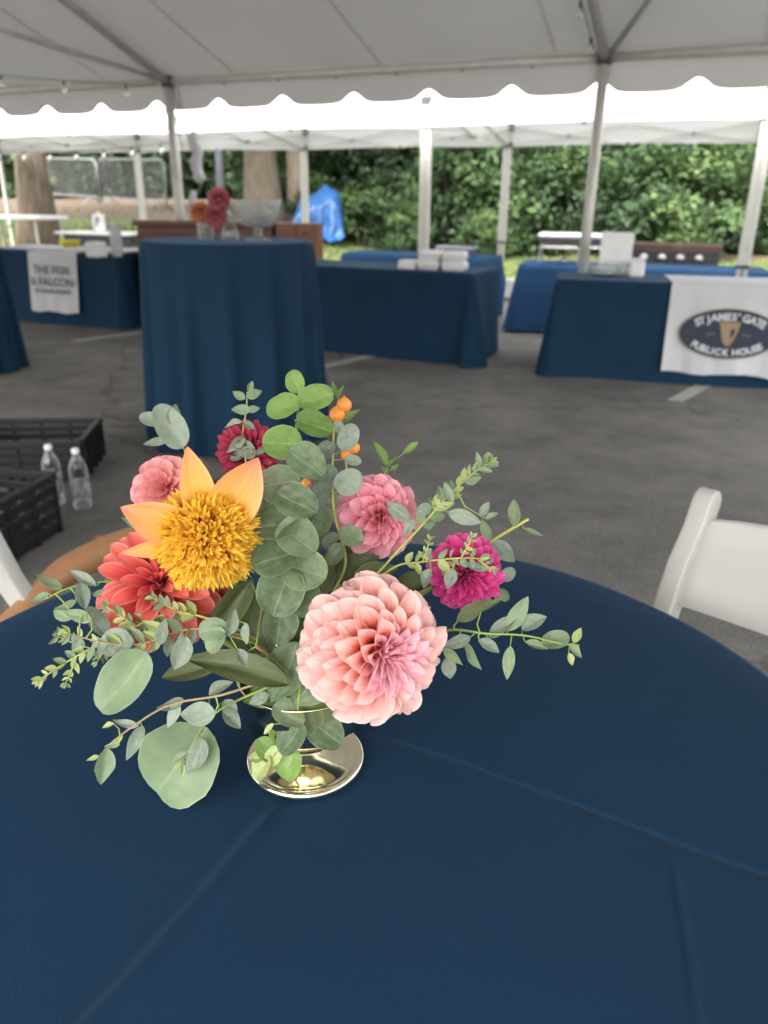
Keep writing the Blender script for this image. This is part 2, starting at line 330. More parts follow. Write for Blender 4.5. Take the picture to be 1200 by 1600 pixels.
# ground materials
def asphalt_mat():
    m, t, out = new_mat('asphalt'); tc = N(t, 'TexCoord')
    p = N(t, 'BsdfPrincipled', Roughness=.85); p.inputs['Specular IOR Level'].default_value = .3
    a = N(t, 'TexNoise', Scale=.55, Detail=6.0); b = N(t, 'TexNoise', Scale=85.0, Detail=5.0, Roughness=.75); v = N(t, 'TexVoronoi', Scale=95.0)
    wv = N(t, 'TexNoise', Scale=3.0, Detail=6.0, Roughness=.7)
    for n in (a, b, v, wv): t.links.new(tc.outputs['Object'], n.inputs['Vector'])
    r1 = ramp(t, [(.32, (.118, .114, .107)), (.5, (.15, .145, .136)), (.68, (.19, .183, .17))], a.outputs['Fac'])
    r2 = ramp(t, [(.28, (.42, .42, .42)), (.5, (.95, .95, .95)), (.66, (1.5, 1.46, 1.4)), (.72, (3.2, 3.1, 2.95))], b.outputs['Fac'])
    r3 = ramp(t, [(.3, (.68, .68, .69)), (.5, (1, 1, 1)), (.72, (1.32, 1.28, 1.22))], wv.outputs['Fac'])
    m1 = N(t, 'Mix', data_type='RGBA', blend_type='MULTIPLY'); m1.inputs[0].default_value = 1
    t.links.new(r1.outputs[0], m1.inputs[6]); t.links.new(r2.outputs[0], m1.inputs[7])
    m2 = N(t, 'Mix', data_type='RGBA', blend_type='MULTIPLY'); m2.inputs[0].default_value = 1
    t.links.new(m1.outputs[2], m2.inputs[6]); t.links.new(r3.outputs[0], m2.inputs[7])
    vc = N(t, 'TexVoronoi', Scale=.32, feature='DISTANCE_TO_EDGE'); ds = N(t, 'TexNoise', Scale=2.5, Detail=6.0, Roughness=.65); t.links.new(tc.outputs['Object'], ds.inputs['Vector'])
    dv = N(t, 'VectorMath', operation='MULTIPLY_ADD'); t.links.new(ds.outputs['Color'], dv.inputs[0]); dv.inputs[1].default_value = (.5, .5, 0); t.links.new(tc.outputs['Object'], dv.inputs[2]); t.links.new(dv.outputs[0], vc.inputs['Vector'])
    ck = N(t, 'MapRange'); t.links.new(vc.outputs['Distance'], ck.inputs['Value']); ck.inputs['From Max'].default_value = .006; ck.inputs['To Min'].default_value = .55; ck.inputs['To Max'].default_value = 1
    m3 = N(t, 'Mix', data_type='RGBA', blend_type='MULTIPLY'); m3.inputs[0].default_value = 1; t.links.new(m2.outputs[2], m3.inputs[6]); t.links.new(ck.outputs[0], m3.inputs[7])
    t.links.new(m3.outputs[2], p.inputs['Base Color'])
    bp = N(t, 'Bump', Strength=.7, Distance=.004); t.links.new(v.outputs['Distance'], bp.inputs['Height']); t.links.new(bp.outputs[0], p.inputs['Normal'])
    t.links.new(p.outputs[0], out.inputs[0]); return m
def lawn_mat():
    m, t, out = new_mat('lawn'); geo = N(t, 'NewGeometry'); tc = N(t, 'TexCoord')
    p = N(t, 'BsdfPrincipled', Roughness=.9)
    at = N(t, 'Attribute', attribute_name='bare')
    a = N(t, 'TexNoise', Scale=1.2, Detail=7.0, Roughness=.7); t.links.new(tc.outputs['Object'], a.inputs['Vector'])
    b = N(t, 'TexNoise', Scale=26.0, Detail=4.0); t.links.new(tc.outputs['Object'], b.inputs['Vector'])
    g = ramp(t, [(.3, (.045, .07, .018)), (.5, (.08, .11, .03)), (.72, (.13, .135, .05))], a.outputs['Fac'])
    br = ramp(t, [(.3, (.06, .043, .028)), (.7, (.13, .092, .06))], b.outputs['Fac'])
    q = N(t, 'Math', operation='MULTIPLY_ADD'); t.links.new(a.outputs['Fac'], q.inputs[0]); q.inputs[1].default_value = .6; t.links.new(at.outputs['Fac'], q.inputs[2])
    st = N(t, 'MapRange'); st.interpolation_type = 'SMOOTHSTEP'; t.links.new(q.outputs[0], st.inputs['Value']); st.inputs['From Min'].default_value = .65; st.inputs['From Max'].default_value = .95
    mx = N(t, 'Mix', data_type='RGBA'); t.links.new(st.outputs[0], mx.inputs[0]); t.links.new(g.outputs[0], mx.inputs[6]); t.links.new(br.outputs[0], mx.inputs[7])
    t.links.new(mx.outputs[2], p.inputs['Base Color'])
    bp = N(t, 'Bump', Strength=.8, Distance=.05); t.links.new(b.outputs['Fac'], bp.inputs['Height']); t.links.new(bp.outputs[0], p.inputs['Normal'])
    t.links.new(p.outputs[0], out.inputs[0]); return m
def bark_mat(name, a, b):
    m, t, out = new_mat(name); tc = N(t, 'TexCoord'); mp = N(t, 'Mapping'); mp.inputs['Scale'].default_value = (9, 9, 1.6)
    t.links.new(tc.outputs['Object'], mp.inputs[0]); n = N(t, 'TexNoise', Scale=1.6, Detail=7.0, Roughness=.7); t.links.new(mp.outputs[0], n.inputs['Vector'])
    r = ramp(t, [(.3, a), (.7, b)], n.outputs['Fac']); p = N(t, 'BsdfPrincipled', Roughness=.9); t.links.new(r.outputs[0], p.inputs['Base Color'])
    bp = N(t, 'Bump', Strength=.9, Distance=.03); t.links.new(n.outputs['Fac'], bp.inputs['Height']); t.links.new(bp.outputs[0], p.inputs['Normal'])
    t.links.new(p.outputs[0], out.inputs[0]); return m
M['asphalt'] = asphalt_mat(); M['lawn'] = lawn_mat()
M['bark'] = bark_mat('bark_pale', (.1, .08, .055), (.28, .22, .16)); M['bark_d'] = bark_mat('bark_dark', (.05, .038, .028), (.15, .115, .08))
M['paint'] = basic('worn_road_paint', (.42, .41, .38), rough=.8, var=.25, scale=14)
M['fol'] = tint_mat('foliage_green', [(.0, (.013, .027, .013)), (.45, (.031, .062, .022)), (.8, (.055, .098, .032)), (1.2, (.092, .135, .045))])
M['fol_d'] = tint_mat('foliage_dark', [(.0, (.008, .018, .009)), (.5, (.024, .05, .02)), (1.1, (.044, .08, .03))])
M['grass'] = tint_mat('grass_blades', [(.0, (.045, .08, .018)), (.6, (.085, .12, .03)), (1.2, (.16, .16, .06))])
# bouquet materials (linear)
M['p_pink'] = petal_mat('petal_peach_pink', [(0, (.78, .16, .04)), (.3, (.88, .24, .09)), (.46, (.92, .36, .24)), (.62, (.94, .5, .44)), (.82, (.95, .62, .58)), (1, (.96, .69, .65))], trans=.45, streak=.2)
M['p_pinkc'] = petal_mat('petal_centre_pink', [(0, (.85, .3, .28)), (.4, (.92, .45, .5)), (1, (.94, .6, .68))], trans=.45)
M['p_coral'] = petal_mat('petal_coral_red', [(0, (.3, .015, .03)), (.35, (.6, .04, .05)), (.7, (.76, .12, .09)), (1, (.8, .2, .17))])
M['p_mid'] = petal_mat('petal_rose_pink', [(0, (.7, .13, .12)), (.35, (.8, .22, .27)), (.7, (.85, .33, .4)), (1, (.88, .42, .48))])
M['p_mag'] = petal_mat('petal_magenta', [(0, (.2, .0, .05)), (.4, (.48, .012, .13)), (.8, (.66, .035, .24)), (1, (.78, .12, .36))], rim=.18)
M['p_burg'] = petal_mat('petal_burgundy', [(0, (.14, .004, .02)), (.5, (.36, .018, .055)), (1, (.55, .06, .12))], rim=.12)
M['p_back'] = petal_mat('petal_salmon_pink', [(0, (.75, .2, .1)), (.4, (.84, .28, .27)), (1, (.88, .42, .42))])
M['p_amber'] = petal_mat('petal_dusky_amber', [(0, (.3, .06, .02)), (.5, (.5, .16, .06)), (1, (.6, .25, .12))], rim=.1)
M['p_dusk'] = petal_mat('petal_dusky_rose', [(0, (.25, .03, .05)), (.5, (.42, .08, .11)), (1, (.5, .15, .18))], rim=.1)
M['p_yel'] = petal_mat('petal_apricot', [(0, (.93, .6, .06)), (.3, (.94, .56, .1)), (.6, (.93, .46, .12)), (.85, (.92, .38, .14)), (1, (.92, .34, .2))], streak=.34, rim=.25)
M['floret'] = petal_mat('floret_yellow', [(0, (.85, .2, .01)), (.25, (.93, .4, .012)), (.55, (.97, .56, .025)), (1, (.98, .72, .1))], trans=.5, streak=.3, rim=.1)
M['l_round'] = leaf_mat('leaf_silver_dollar', (.08, .125, .06), (.215, .285, .155), (.4, .46, .32), (.42, .48, .36))
M['l_fresh'] = leaf_mat('leaf_fresh_green', (.1, .19, .04), (.2, .32, .08), (.35, .45, .2), (.4, .5, .25))
M['l_grey'] = leaf_mat('leaf_blue_grey', (.16, .205, .15), (.3, .355, .27), (.32, .4, .3), (.35, .42, .32))
M['l_pale'] = leaf_mat('leaf_pale_green', (.16, .23, .13), (.24, .32, .18), (.45, .5, .33), (.4, .46, .3))
M['l_dark'] = leaf_mat('leaf_olive_dark', (.06, .085, .03), (.13, .16, .065), (.22, .25, .12), (.25, .28, .15))
M['l_lime'] = leaf_mat('leaf_lime', (.27, .34, .11), (.42, .47, .2), (.5, .55, .25), (.45, .5, .25))
M['berry'] = basic('orange_berry', (.85, .3, .06), rough=.4, var=.12, scale=60)
# ================================================================== THE SETTING
YAW = R(23.4); UX = Vector((math.cos(YAW), -math.sin(YAW), 0)); VX = Vector((math.sin(YAW), math.cos(YAW), 0)); O0 = Vector((1.75, 7.18, 0))
def T(u, v, z=0): return O0 + UX * u + VX * v + Vector((0, 0, z))      # the tents' own axes: u along the eave, v outwards
def UVc(p): d = Vector((p[0], p[1], 0)) - O0; return d.dot(UX), d.dot(VX)
LAWN_V = 2.9
def height(x, y):
    u, v = UVc((x, y))
    e = sst(LAWN_V, LAWN_V + 1.5, v)
    h = .95 * sst(10.5, 21, y) * sst(1.5, -4.5, x) + .35 * sst(15, 32, y)
    h += .05 * noise.noise(Vector((x * .5, y * .5, 0))) * e
    return .008 + e * max(0, h) + .03 * e
mb = MB(); g = 400
for a, b in ((-g, -g), (g, -g), (g, g), (-g, g)): mb.vert((a, b, 0))
mb.face((0, 1, 2, 3)); tag(mb.build('ground', M['asphalt']), kind='structure')
# lawn and bank
us = [-90, -60, -45, -35] + [-28 + i * .7 for i in range(72)] + [28, 40, 60, 90]
vs_ = [LAWN_V, LAWN_V + .05] + [LAWN_V + .3 + i * .55 for i in range(60)] + [40, 50, 70, 110]
mb = MB(); bare = []
for v in vs_:
    for u in us:
        p = T(u, v + (.12 * noise.noise(Vector((u * 1.3, 0, 3))) if v < 4 else 0)); z = height(p.x, p.y)
        mb.vert((p.x, p.y, z))
        bare.append(.75 * sst(16.6, 19, p.y) * sst(-.5, -3, p.x) + .8 * sst(17.5, 19.5, p.y) * sst(-3, -.5, p.x) + .25 * sst(.6, .0, v - LAWN_V))
nu = len(us)
for j in range(len(vs_) - 1):
    for i in range(nu - 1): k = j * nu + i; mb.face((k, k + 1, k + 1 + nu, k + nu))
me = mb.mesh('lawn', M['lawn'], True); at = me.attributes.new('bare', 'FLOAT', 'POINT'); at.data.foreach_set('value', bare)
tag(link('lawn', me), kind='structure')
# parking bay lines
for a, b in (((-3.05, 7.52), (-2.2, 8.46)), ((-.60, 6.36), (.25, 7.44)), ((2.06, 5.38), (2.75, 6.26))):
    a, b = Vector(a), Vector(b); d = (b - a).normalized(); n = Vector((-d.y, d.x)) * .055
    mb = MB(); 
    for i in range(9):
        c = a.lerp(b, i / 8)
        for s in (-1, 1): q = c + n * s * (1 + .08 * random.uniform(-1, 1)); mb.vert((q.x, q.y, .004))
    for i in range(8): mb.face((2 * i, 2 * i + 1, 2 * i + 3, 2 * i + 2))
    tag(mb.build('bay_line', M['paint']), kind='structure')
# ---- grass
rg = random.Random(3); mb = MB()
for i in range(26000):
    v = LAWN_V + .1 + rg.random() ** 1.5 * 11; u = rg.uniform(-9, 7) * (1 + .08 * v)
    p = T(u, v)
    if p.y > 20 or (p.y > 17.2 and p.x < -2 and rg.random() < .85): continue
    z = height(p.x, p.y); hh = rg.uniform(.04, .1); a = rg.uniform(0, 6.28); wv = .012 + .006 * v / 3
    dx, dy = math.cos(a) * wv, math.sin(a) * wv; l = rg.uniform(-.04, .04); l2 = rg.uniform(-.04, .04)
    i0 = len(mb.v); mb.vert((p.x - dx, p.y - dy, z - .01)); mb.vert((p.x + dx, p.y + dy, z - .01)); mb.vert((p.x + l, p.y + l2, z + hh))
    mb.face((i0, i0 + 1, i0 + 2), tint=min(1, max(0, .5 * noise.noise(Vector((p.x * .7, p.y * .7, 0))) + .45 + rg.uniform(-.2, .2))))
tag(mb.build('grass', M['grass']), 'short mown grass on the lawn behind the white canopies', 'grass', kind='stuff')
# ---- woodland
def crown(seed, rx, ry, rz, nclump, per, leaf, name, mat, low=-.9):
    rg = random.Random(seed); mb = MB()
    for c in range(nclump):
        while True:
            d = Vector((rg.gauss(0, 1), rg.gauss(0, 1), rg.gauss(0, 1))).normalized()
            if d.z > low: break
        rr = rg.uniform(.45, 1) ** .6
        cc = Vector((d.x * rx * rr, d.y * ry * rr, d.z * rz * rr)); cr = rg.uniform(.2, .36) * min(rx, rz); ct = rg.uniform(.1, .75) + .12 * d.z
        for k in range(per):
            q = Vector((rg.gauss(0, .55), rg.gauss(0, .55), rg.gauss(0, .38))) * cr + cc
            n = (Vector((rg.gauss(0, .6), rg.gauss(0, .6), .7)) + d * .5).normalized(); t = n.orthogonal().normalized()
            t = Matrix.Rotation(rg.uniform(0, 6.28), 3, n) @ t; b = n.cross(t); s = leaf * rg.uniform(.6, 1.3)
            i0 = len(mb.v)
            mb.vert(q - t * s * .6); mb.vert(q + b * s * .34 + n * s * .08); mb.vert(q + t * s * .6 - n * s * .12); mb.vert(q - b * s * .34 + n * s * .08)
            mb.face((i0, i0 + 1, i0 + 2, i0 + 3), tint=min(.99, max(.01, ct + rg.uniform(-.16, .16))))
    return mb.mesh(name, mat)
SHR = [crown(11 + i, 1.7, 1.5, 1.75, 46, 80, .17, 'shrub_foliage', M['fol']) for i in range(4)]
CRN = [crown(31 + i, 2.9, 2.9, 2.6, 60, 90, .24, 'crown', M['fol_d' if i == 1 else 'fol'], -.6) for i in range(3)]
def trunk_mesh(seed, hgt, r, mat, limbs=5):
    rg = random.Random(seed); mb = MB(); pts = []; rad = []
    lx, ly = rg.uniform(-.05, .05), rg.uniform(-.05, .05)
    for i in range(10):
        t = i / 9; pts.append((lx * t * hgt + .06 * math.sin(t * 5 + seed), ly * t * hgt, t * hgt - .15)); rad.append(r * (1 + .5 * (1 - t) ** 8) * (1 - .6 * t))
    mb.tube(pts, rad, 12)
    for k in range(limbs):
        t = .5 + .45 * k / limbs; b = Vector(pts[int(t * 9)]); a = k * 2.4 + seed; L = hgt * .4
        mb.tube([b, b + Vector((math.cos(a) * L * .35, math.sin(a) * L * .35, L * .3)), b + Vector((math.cos(a) * L * .8, math.sin(a) * L * .8, L * .55))], [r * .42, r * .28, r * .08], 7)
    return mb.mesh('trunk', mat, True)
rg = random.Random(5)
def shrub(x, y, s, zs, k, label='leafy green shrub in the dense hedge row along the lawn', group='shrubs edging the wood'):
    z = height(x, y); t = thing('shrub', label, 'shrub', (x, y, z), rg.uniform(0, 6.28), group)
    o = link('foliage', SHR[k % 4], t, Matrix.Translation((0, 0, 1.45 * zs)) @ Matrix.Diagonal((s, s, zs, 1)))
    mb = MB()
    for j in range(4):
        a = j * 1.6 + k; mb.tube([(0.05 * math.cos(a), .05 * math.sin(a), -.1), (.3 * s * math.cos(a), .3 * s * math.sin(a), .8 * zs), (.8 * s * math.cos(a), .8 * s * math.sin(a), 1.9 * zs)], [.035, .028, .01], 5)
    mb.build('stem', M['bark_d'], t)
k = 0
for i in range(15):
    x = -.2 + i * 1.55 + rg.uniform(-.3, .3); y = 20.4 + rg.uniform(-.7, .7) + .012 * (x - 6) ** 2
    shrub(x, y, rg.uniform(.75, 1.0), rg.uniform(.75, 1.1), k); k += 1
for i in range(13):
    x = -2.5 + i * 2 + rg.uniform(-.4, .4); shrub(x, 23.2 + rg.uniform(-.6, .8), rg.uniform(1, 1.3), rg.uniform(1.3, 1.8), k); k += 1
for i in range(9):
    x = -17 + i * 1.9 + rg.uniform(-.4, .4); shrub(x, 27 + rg.uniform(-.8, .8), rg.uniform(1, 1.3), rg.uniform(1, 1.4), k, 'leafy shrub behind the metal barriers on the bank', 'shrubs behind the barriers'); k += 1
for x, y, s in ((-1.9, 19.6, .5), (-2.9, 20.6, .6), (-.6, 18.9, .5), (.4, 18.6, .45), (2.3, 18.7, .42)):
    shrub(x, y, s, s * .8, k, 'low bush at the foot of the wood beside the blue tarp', 'low bushes by the tarp'); k += 1
def tree(x, y, hgt, r, cs, k, label, bark='bark_d', group=None, cz=None):
    t = thing('tree', label, 'tree', (x, y, height(x, y)), 0, group)
    link('trunk', trunk_mesh(k, hgt, r, M[bark]), t)
    link('crown', CRN[k % 3], t, Matrix.Translation((.3 * math.sin(k), 0, cz or hgt * .95)) @ Matrix.Rotation(k * 1.7, 4, 'Z') @ Matrix.Diagonal((cs, cs, cs * .95, 1)))
# trees one can tell apart by their trunks
def at_ground(x, y, Y):
    p = py_(x, y, Y); return p.x, p.y
x, y = at_ground(52, 340, 15.2); tree(x, y, 6.5, .31, 1.25, 2, 'large tree with pale broad trunk beside the metal barriers', 'bark')
x, y = at_ground(418, 345, 18.2); tree(x, y, 7, .38, 1.2, 4, 'thick grey-brown tree trunk beside the blue tarp', 'bark_d')
x, y = at_ground(462, 345, 19.2); tree(x, y, 7, .2, 1.1, 7, 'slimmer pale tree trunk between thick trunk and blue tarp', 'bark')
x, y = at_ground(985, 380, 22.0); tree(x, y, 7.5, .15, 1.2, 5, 'slender brown trunk rising among the hedge shrubs', 'bark_d')
x, y = at_ground(610, 370, 21.6); tree(x, y, 7.5, .2, 1.2, 8, 'dark trunk in the shade right of the blue tarp', 'bark_d')
for i in range(15):
    x = -24 + i * 3.6 + rg.uniform(-.8, .8); tree(x, 30 + rg.uniform(-1.5, 2.5), rg.uniform(6, 8), .2, rg.uniform(1.1, 1.4), i, 'tall tree with dark crown in the wood behind', 'bark_d', 'trees in the wood')
mb = MB(); rg2 = random.Random(9)
for i in range(26000):
    x = rg2.uniform(-48, 60); y = 36 + rg2.uniform(0, 5) + .004 * x * x; z = rg2.uniform(0, 1) ** .8 * (11 + 2.5 * noise.noise(Vector((x * .15, 0, 0))))
    q = Vector((x, y, z)); n = Vector((rg2.gauss(0, .5), -.7, .5 + rg2.gauss(0, .4))).normalized(); t = n.orthogonal().normalized(); t = Matrix.Rotation(rg2.uniform(0, 6.28), 3, n) @ t; b = n.cross(t); s = rg2.uniform(.35, .75)
    i0 = len(mb.v); mb.vert(q - t * s * .6); mb.vert(q + b * s * .4); mb.vert(q + t * s * .6); mb.vert(q - b * s * .4)
    mb.face((i0, i0 + 1, i0 + 2, i0 + 3), tint=min(.99, max(.01, .35 + .5 * noise.noise(Vector((x * .5, z * .5, 2))) + rg2.uniform(-.15, .15))))
tag(mb.build('distant_wood', M['fol_d']), 'dark mass of distant leafy wood behind the trees', 'wood', kind='stuff')

# ================================================================== TENTS
POST_U = [-13.11, -8.74, -4.37, 0, 4.37]; EAVE = 2.4; DEP = 8.6; SL = .35
tent = thing('frame_tent', 'large white vinyl frame tent with scalloped valance over the dining tables', 'tent', T(0, 0))
def L0(p): return p - Vector((O0.x, O0.y, 0))
U0, U1 = POST_U[0], POST_U[-1]; RIDGE = EAVE + SL * DEP / 2
mb = MB()
nu_, nv_ = 60, 26
for j in range(nv_ + 1):
    for i in range(nu_ + 1):
        u = lerp(U0, U1, i / nu_); v = lerp(.062, -DEP - .062, j / nv_); s = min(-v, DEP + v)
        sag = -.05 * math.sin(math.pi * (((u - U0) % 4.37) / 4.37)) * min(1, s)
        mb.vert(L0(T(u, v, EAVE + .055 + SL * min(DEP / 2, s) + sag)))
for j in range(nv_):
    for i in range(nu_): q = j * (nu_ + 1) + i; mb.face((q, q + 1, q + nu_ + 2, q + nu_ + 1))
mb.build('canopy', M['vinyl_main'], tent, True)
ns = int((U1 - U0) / 1.457)
for i in range(1, ns):                # welded seams of the roof panels
    u = U0 + i * (U1 - U0) / ns
    if min(abs(u - q) for q in POST_U) < .3: continue
    sg_ = -.05 * math.sin(math.pi * (((u - U0) % 4.37) / 4.37))
    for v0, v1 in ((-.02, -DEP / 2), (-DEP + .02, -DEP / 2)):
        mb = MB(); a_ = T(u, v0, EAVE + .045); b_ = T(u, v1, EAVE + .05 + SL * DEP / 2 - .02 + sg_)
        mid = a_.lerp(b_, .235); mid.z = EAVE + .043 + SL * DEP / 2 * .235 + sg_
        mb.bar(L0(a_), L0(mid), .018, .003).bar(L0(mid), L0(b_), .018, .003); mb.build('seam', M['vinyl_main'], tent)
def valance(a, b, out):
    mb = MB(); L = (b - a).length; n = int(L / .024); d = (b - a) / L
    prof = []
    for i in range(n + 1):
        s = i / n * L; ph = (s / .76 + .28) % 1; x = (ph - .5) * .76
        up = .085 * math.exp(-(x / .1) ** 2) - .004 * math.cos(ph * 2 * math.pi)
        prof.append((s, .30 - up))
    rows = (0, .25, .6, 1)
    for s, dr in prof:
        for r_ in rows:
            p = a + d * s + out * (.03 + .035 * r_ + .012 * math.sin(s * 4.1 + r_ * 2)); p.z = EAVE + .048 - dr * r_; mb.vert(L0(p))
    for i in range(n):
        for r_ in range(3): q = i * 4 + r_; mb.face((q, q + 4, q + 5, q + 1))
    mb.build('valance', M['vinyl_main'], tent, True)
valance(T(U0, 0), T(U1, 0), VX); valance(T(U1, 0), T(U1, -DEP), UX); valance(T(U0, -DEP), T(U0, 0), -UX); valance(T(U1, -DEP), T(U0, -DEP), -VX)
def rail(a, b, r=.03, name='rail', mat='alu'): MB().tube([L0(a), L0(b)], r, 12).build(name, M[mat], tent, True)
for v in (0, -DEP):
    for u in POST_U:
        MB().tube([L0(T(u, v, .02)), L0(T(u, v, EAVE))], .045, 16).build('post', M['alu'], tent, True)
        MB().lathe([(0, 0), (.085, 0), (.085, .012), (.045, .02), (.045, .05)], 16, tuple(L0(T(u, v, 0)))).build('foot_plate', M['alu'], tent)
        j = MB().box(L0(T(u, v, EAVE)), (.11, .11, .11), -YAW).build('corner_fitting', M['joint'], tent); bevel(j, .02)
    for a, b in zip(POST_U[:-1], POST_U[1:]): rail(T(a + .05, v, EAVE), T(b - .05, v, EAVE), .034)
for u in (U0, U1): rail(T(u, -.05, EAVE), T(u, -DEP + .05, EAVE))
for u in POST_U:
    rail(T(u, -.05, EAVE + .015), T(u, -DEP / 2 + .05, RIDGE - .02), .04, 'rafter'); rail(T(u, -DEP + .05, EAVE + .015), T(u, -DEP / 2 - .05, RIDGE - .02), .04, 'rafter')
rail(T(U0, -DEP / 2, RIDGE - .02), T(U1, -DEP / 2, RIDGE - .02), .04, 'ridge')
for u, s in ((-4.37, -1), (0, 1)):        # diagonal brace tubes
    sc = 2.3
    rail(T(u + s * .05, -.05, EAVE + .02), T(u + s * 4.3 * (1 if s < 0 else .5), -4.2, EAVE + SL * 4.1 - .06), .024, 'brace')
for u in (-4.37 - .04, .0):        # ratchet straps tying the fabric to each post
    for s in (-1, 1):
        MB().bar(L0(T(u + s * .13, .03, EAVE - .22)), L0(T(u + s * .012, .04, EAVE - .52)), .016, .003).build('strap', M['joint'], tent)
# valance lacing clips
for i in range(7):
    MB().box(L0(T(-3.7 + i * .62, .015, EAVE - .02)), (.02, .012, .05), -YAW).build('clip', M['joint'], tent)

def popup(u0, v0, label, ang=0):
    """3 m folding canopy: pyramid top, four valances, four legs and scissor trusses"""
    Wd = 3.0; c = T(u0 + Wd / 2, v0 + Wd / 2); t = thing('popup_canopy', label, 'canopy', (c.x, c.y, 0), -YAW + ang, 'white pop-up canopies in a row')
    h = Wd / 2; ev, pk = 2.24, 3.05
    mb = MB(); n = 10
    for s in range(4):                                   # four slightly sagging roof panels
        A = Matrix.Rotation(s * math.pi / 2, 3, 'Z'); i0 = len(mb.v)
        for j in range(n + 1):
            k = 1 - j / n
            for i in range(n + 1):
                x = lerp(-h - .03, h + .03, i / n) * k; y = -(h + .03) * k
                z = lerp(ev, pk, (1 - k) ** .92) - .07 * math.sin(math.pi * i / n) * math.sin(math.pi * k)
                mb.vert(A @ Vector((x, y, z)))
        for j in range(n):
            for i in range(n): q = i0 + j * (n + 1) + i; mb.face((q, q + 1, q + n + 2, q + n + 1))
    mb.build('canopy_top', M['vinyl_pop'], t, True)
    for s in range(4):
        A = Matrix.Rotation(s * math.pi / 2, 3, 'Z'); mb = MB()
        for i in range(25):
            x = lerp(-h - .03, h + .03, i / 24); sg = .02 * math.sin(i / 24 * math.pi)
            for z, o in ((ev, .03), (2.1, .036 + .008 * math.sin(i * .9)), (1.97 + sg, .04 + .014 * math.sin(i * .8 + s))): mb.vert(A @ Vector((x, -h - o, z)))
        for i in range(24):
            for r_ in range(2): q = i * 3 + r_; mb.face((q, q + 3, q + 4, q + 1))
        mb.build('valance', M['vinyl_pop'], t, True)
        for x0 in (-h, 0):
            for (z0, z1, o) in ((2.2, 1.98, .012), (1.98, 2.2, -.012)): MB().bar(A @ Vector((x0 + .03, -h + .01 + o, z0)), A @ Vector((x0 + h - .03, -h + .01 + o, z1)), .026, .013).build('truss_bar', M['alu_white'], t)
        for x0 in (-h / 2, 0, h / 2): MB().box(A @ Vector((x0, -h - .012, 2.09 if x0 else 1.985)), (.035, .03, .035)).build('truss_joint', M['joint'], t)
    for sx in (-1, 1):
        for sy in (-1, 1):
            lg = MB(); lg.box((sx * h, sy * h, 1.5), (.052, .052, 1.44)).box((sx * h, sy * h, .4), (.04, .04, .8)).box((sx * h, sy * h, .006), (.1, .1, .012))
            l = lg.build('leg', M['alu_white'], t); bevel(l, .006)
            for z, s_, hh in ((2.2, .07, .09), (1.99, .066, .06), (.79, .058, .03)): MB().box((sx * h, sy * h, z), (s_, s_, hh)).build('slider', M['joint'], l)
us0, vp = UVc((.40, 8.4))
popup(us0, vp, 'white pop-up canopy over the table with the oval-sign banner')
popup(us0 - 3.056, vp, 'white pop-up canopy between the two tall silver tent posts')
popup(us0 - 6.112, vp, 'white pop-up canopy beside the pale tree trunk and barriers')
popup(us0 - 9.168, vp + .0, 'white pop-up canopy left of the pale tree trunk')
popup(us0 + 3.056, vp, 'white pop-up canopy past the oval-sign banner table')
# ================================================================== TABLES
def round_cloth(name, c, r, h, folds, amp, label, mat, flare=.09, group=None, seed=0, seg=None):
    rg = random.Random(seed); seg = seg or 288; mb = MB(); rings = []
    ph = [rg.uniform(0, 6.28) for _ in range(4)]
    prof = [(r * k / 8, 0, 0) for k in range(1, 8)] + [(r - .012, 0, 0), (r - .003, -.003, 0), (r, -.012, 0)]
    for k in range(1, 19): prof.append((r, -.012 - (h - .02) * k / 18, k / 18))
    c0 = mb.vert((0, 0, h))
    for pr, dz, k in prof:
        ring = []
        for i in range(seg):
            a = i / seg * 2 * math.pi
            f = math.sin(folds * a + ph[0] + .9 * math.sin(2 * a + ph[1])) + .45 * math.sin(1.63 * folds * a + ph[2]) + .3 * math.sin(.5 * folds * a + ph[3])
            sharp = math.copysign(abs(f) ** .8, f)
            rr = pr + flare * k ** 1.2 + k ** .55 * amp * sharp
            ring.append(mb.vert((rr * math.cos(a), rr * math.sin(a), h + dz + (.0012 * noise.noise(Vector((pr * math.cos(a) * 6, pr * math.sin(a) * 6, seed))) if k == 0 else 0))))
        rings.append(ring)
    for i in range(seg): mb.face((c0, rings[0][i], rings[0][(i + 1) % seg]))
    for a, b in zip(rings[:-1], rings[1:]):
        for i in range(seg): j = (i + 1) % seg; mb.face((a[i], b[i], b[j], a[j]))
    o = mb.build(name, mat, None, True); o.location = (c[0], c[1], 0)
    tag(o, label, 'tablecloth', group)
    # the table under it
    t = thing('round_table', 'round folding table covered to the floor by its navy cloth', 'table', (c[0], c[1], 0), 0, 'round tables under cloths')
    MB().lathe([(0, h - .03), (r - .02, h - .03), (r - .02, h - .006), (0, h - .006)], 48).build('tabletop', M['white'], t)
    for k in range(4):
        a = k * math.pi / 2 + .4; MB().tube([(.3 * r * math.cos(a), .3 * r * math.sin(a), h - .03), (.75 * r * math.cos(a), .75 * r * math.sin(a), 0)], .014, 8).build('leg', M['galv'], t)
    return o
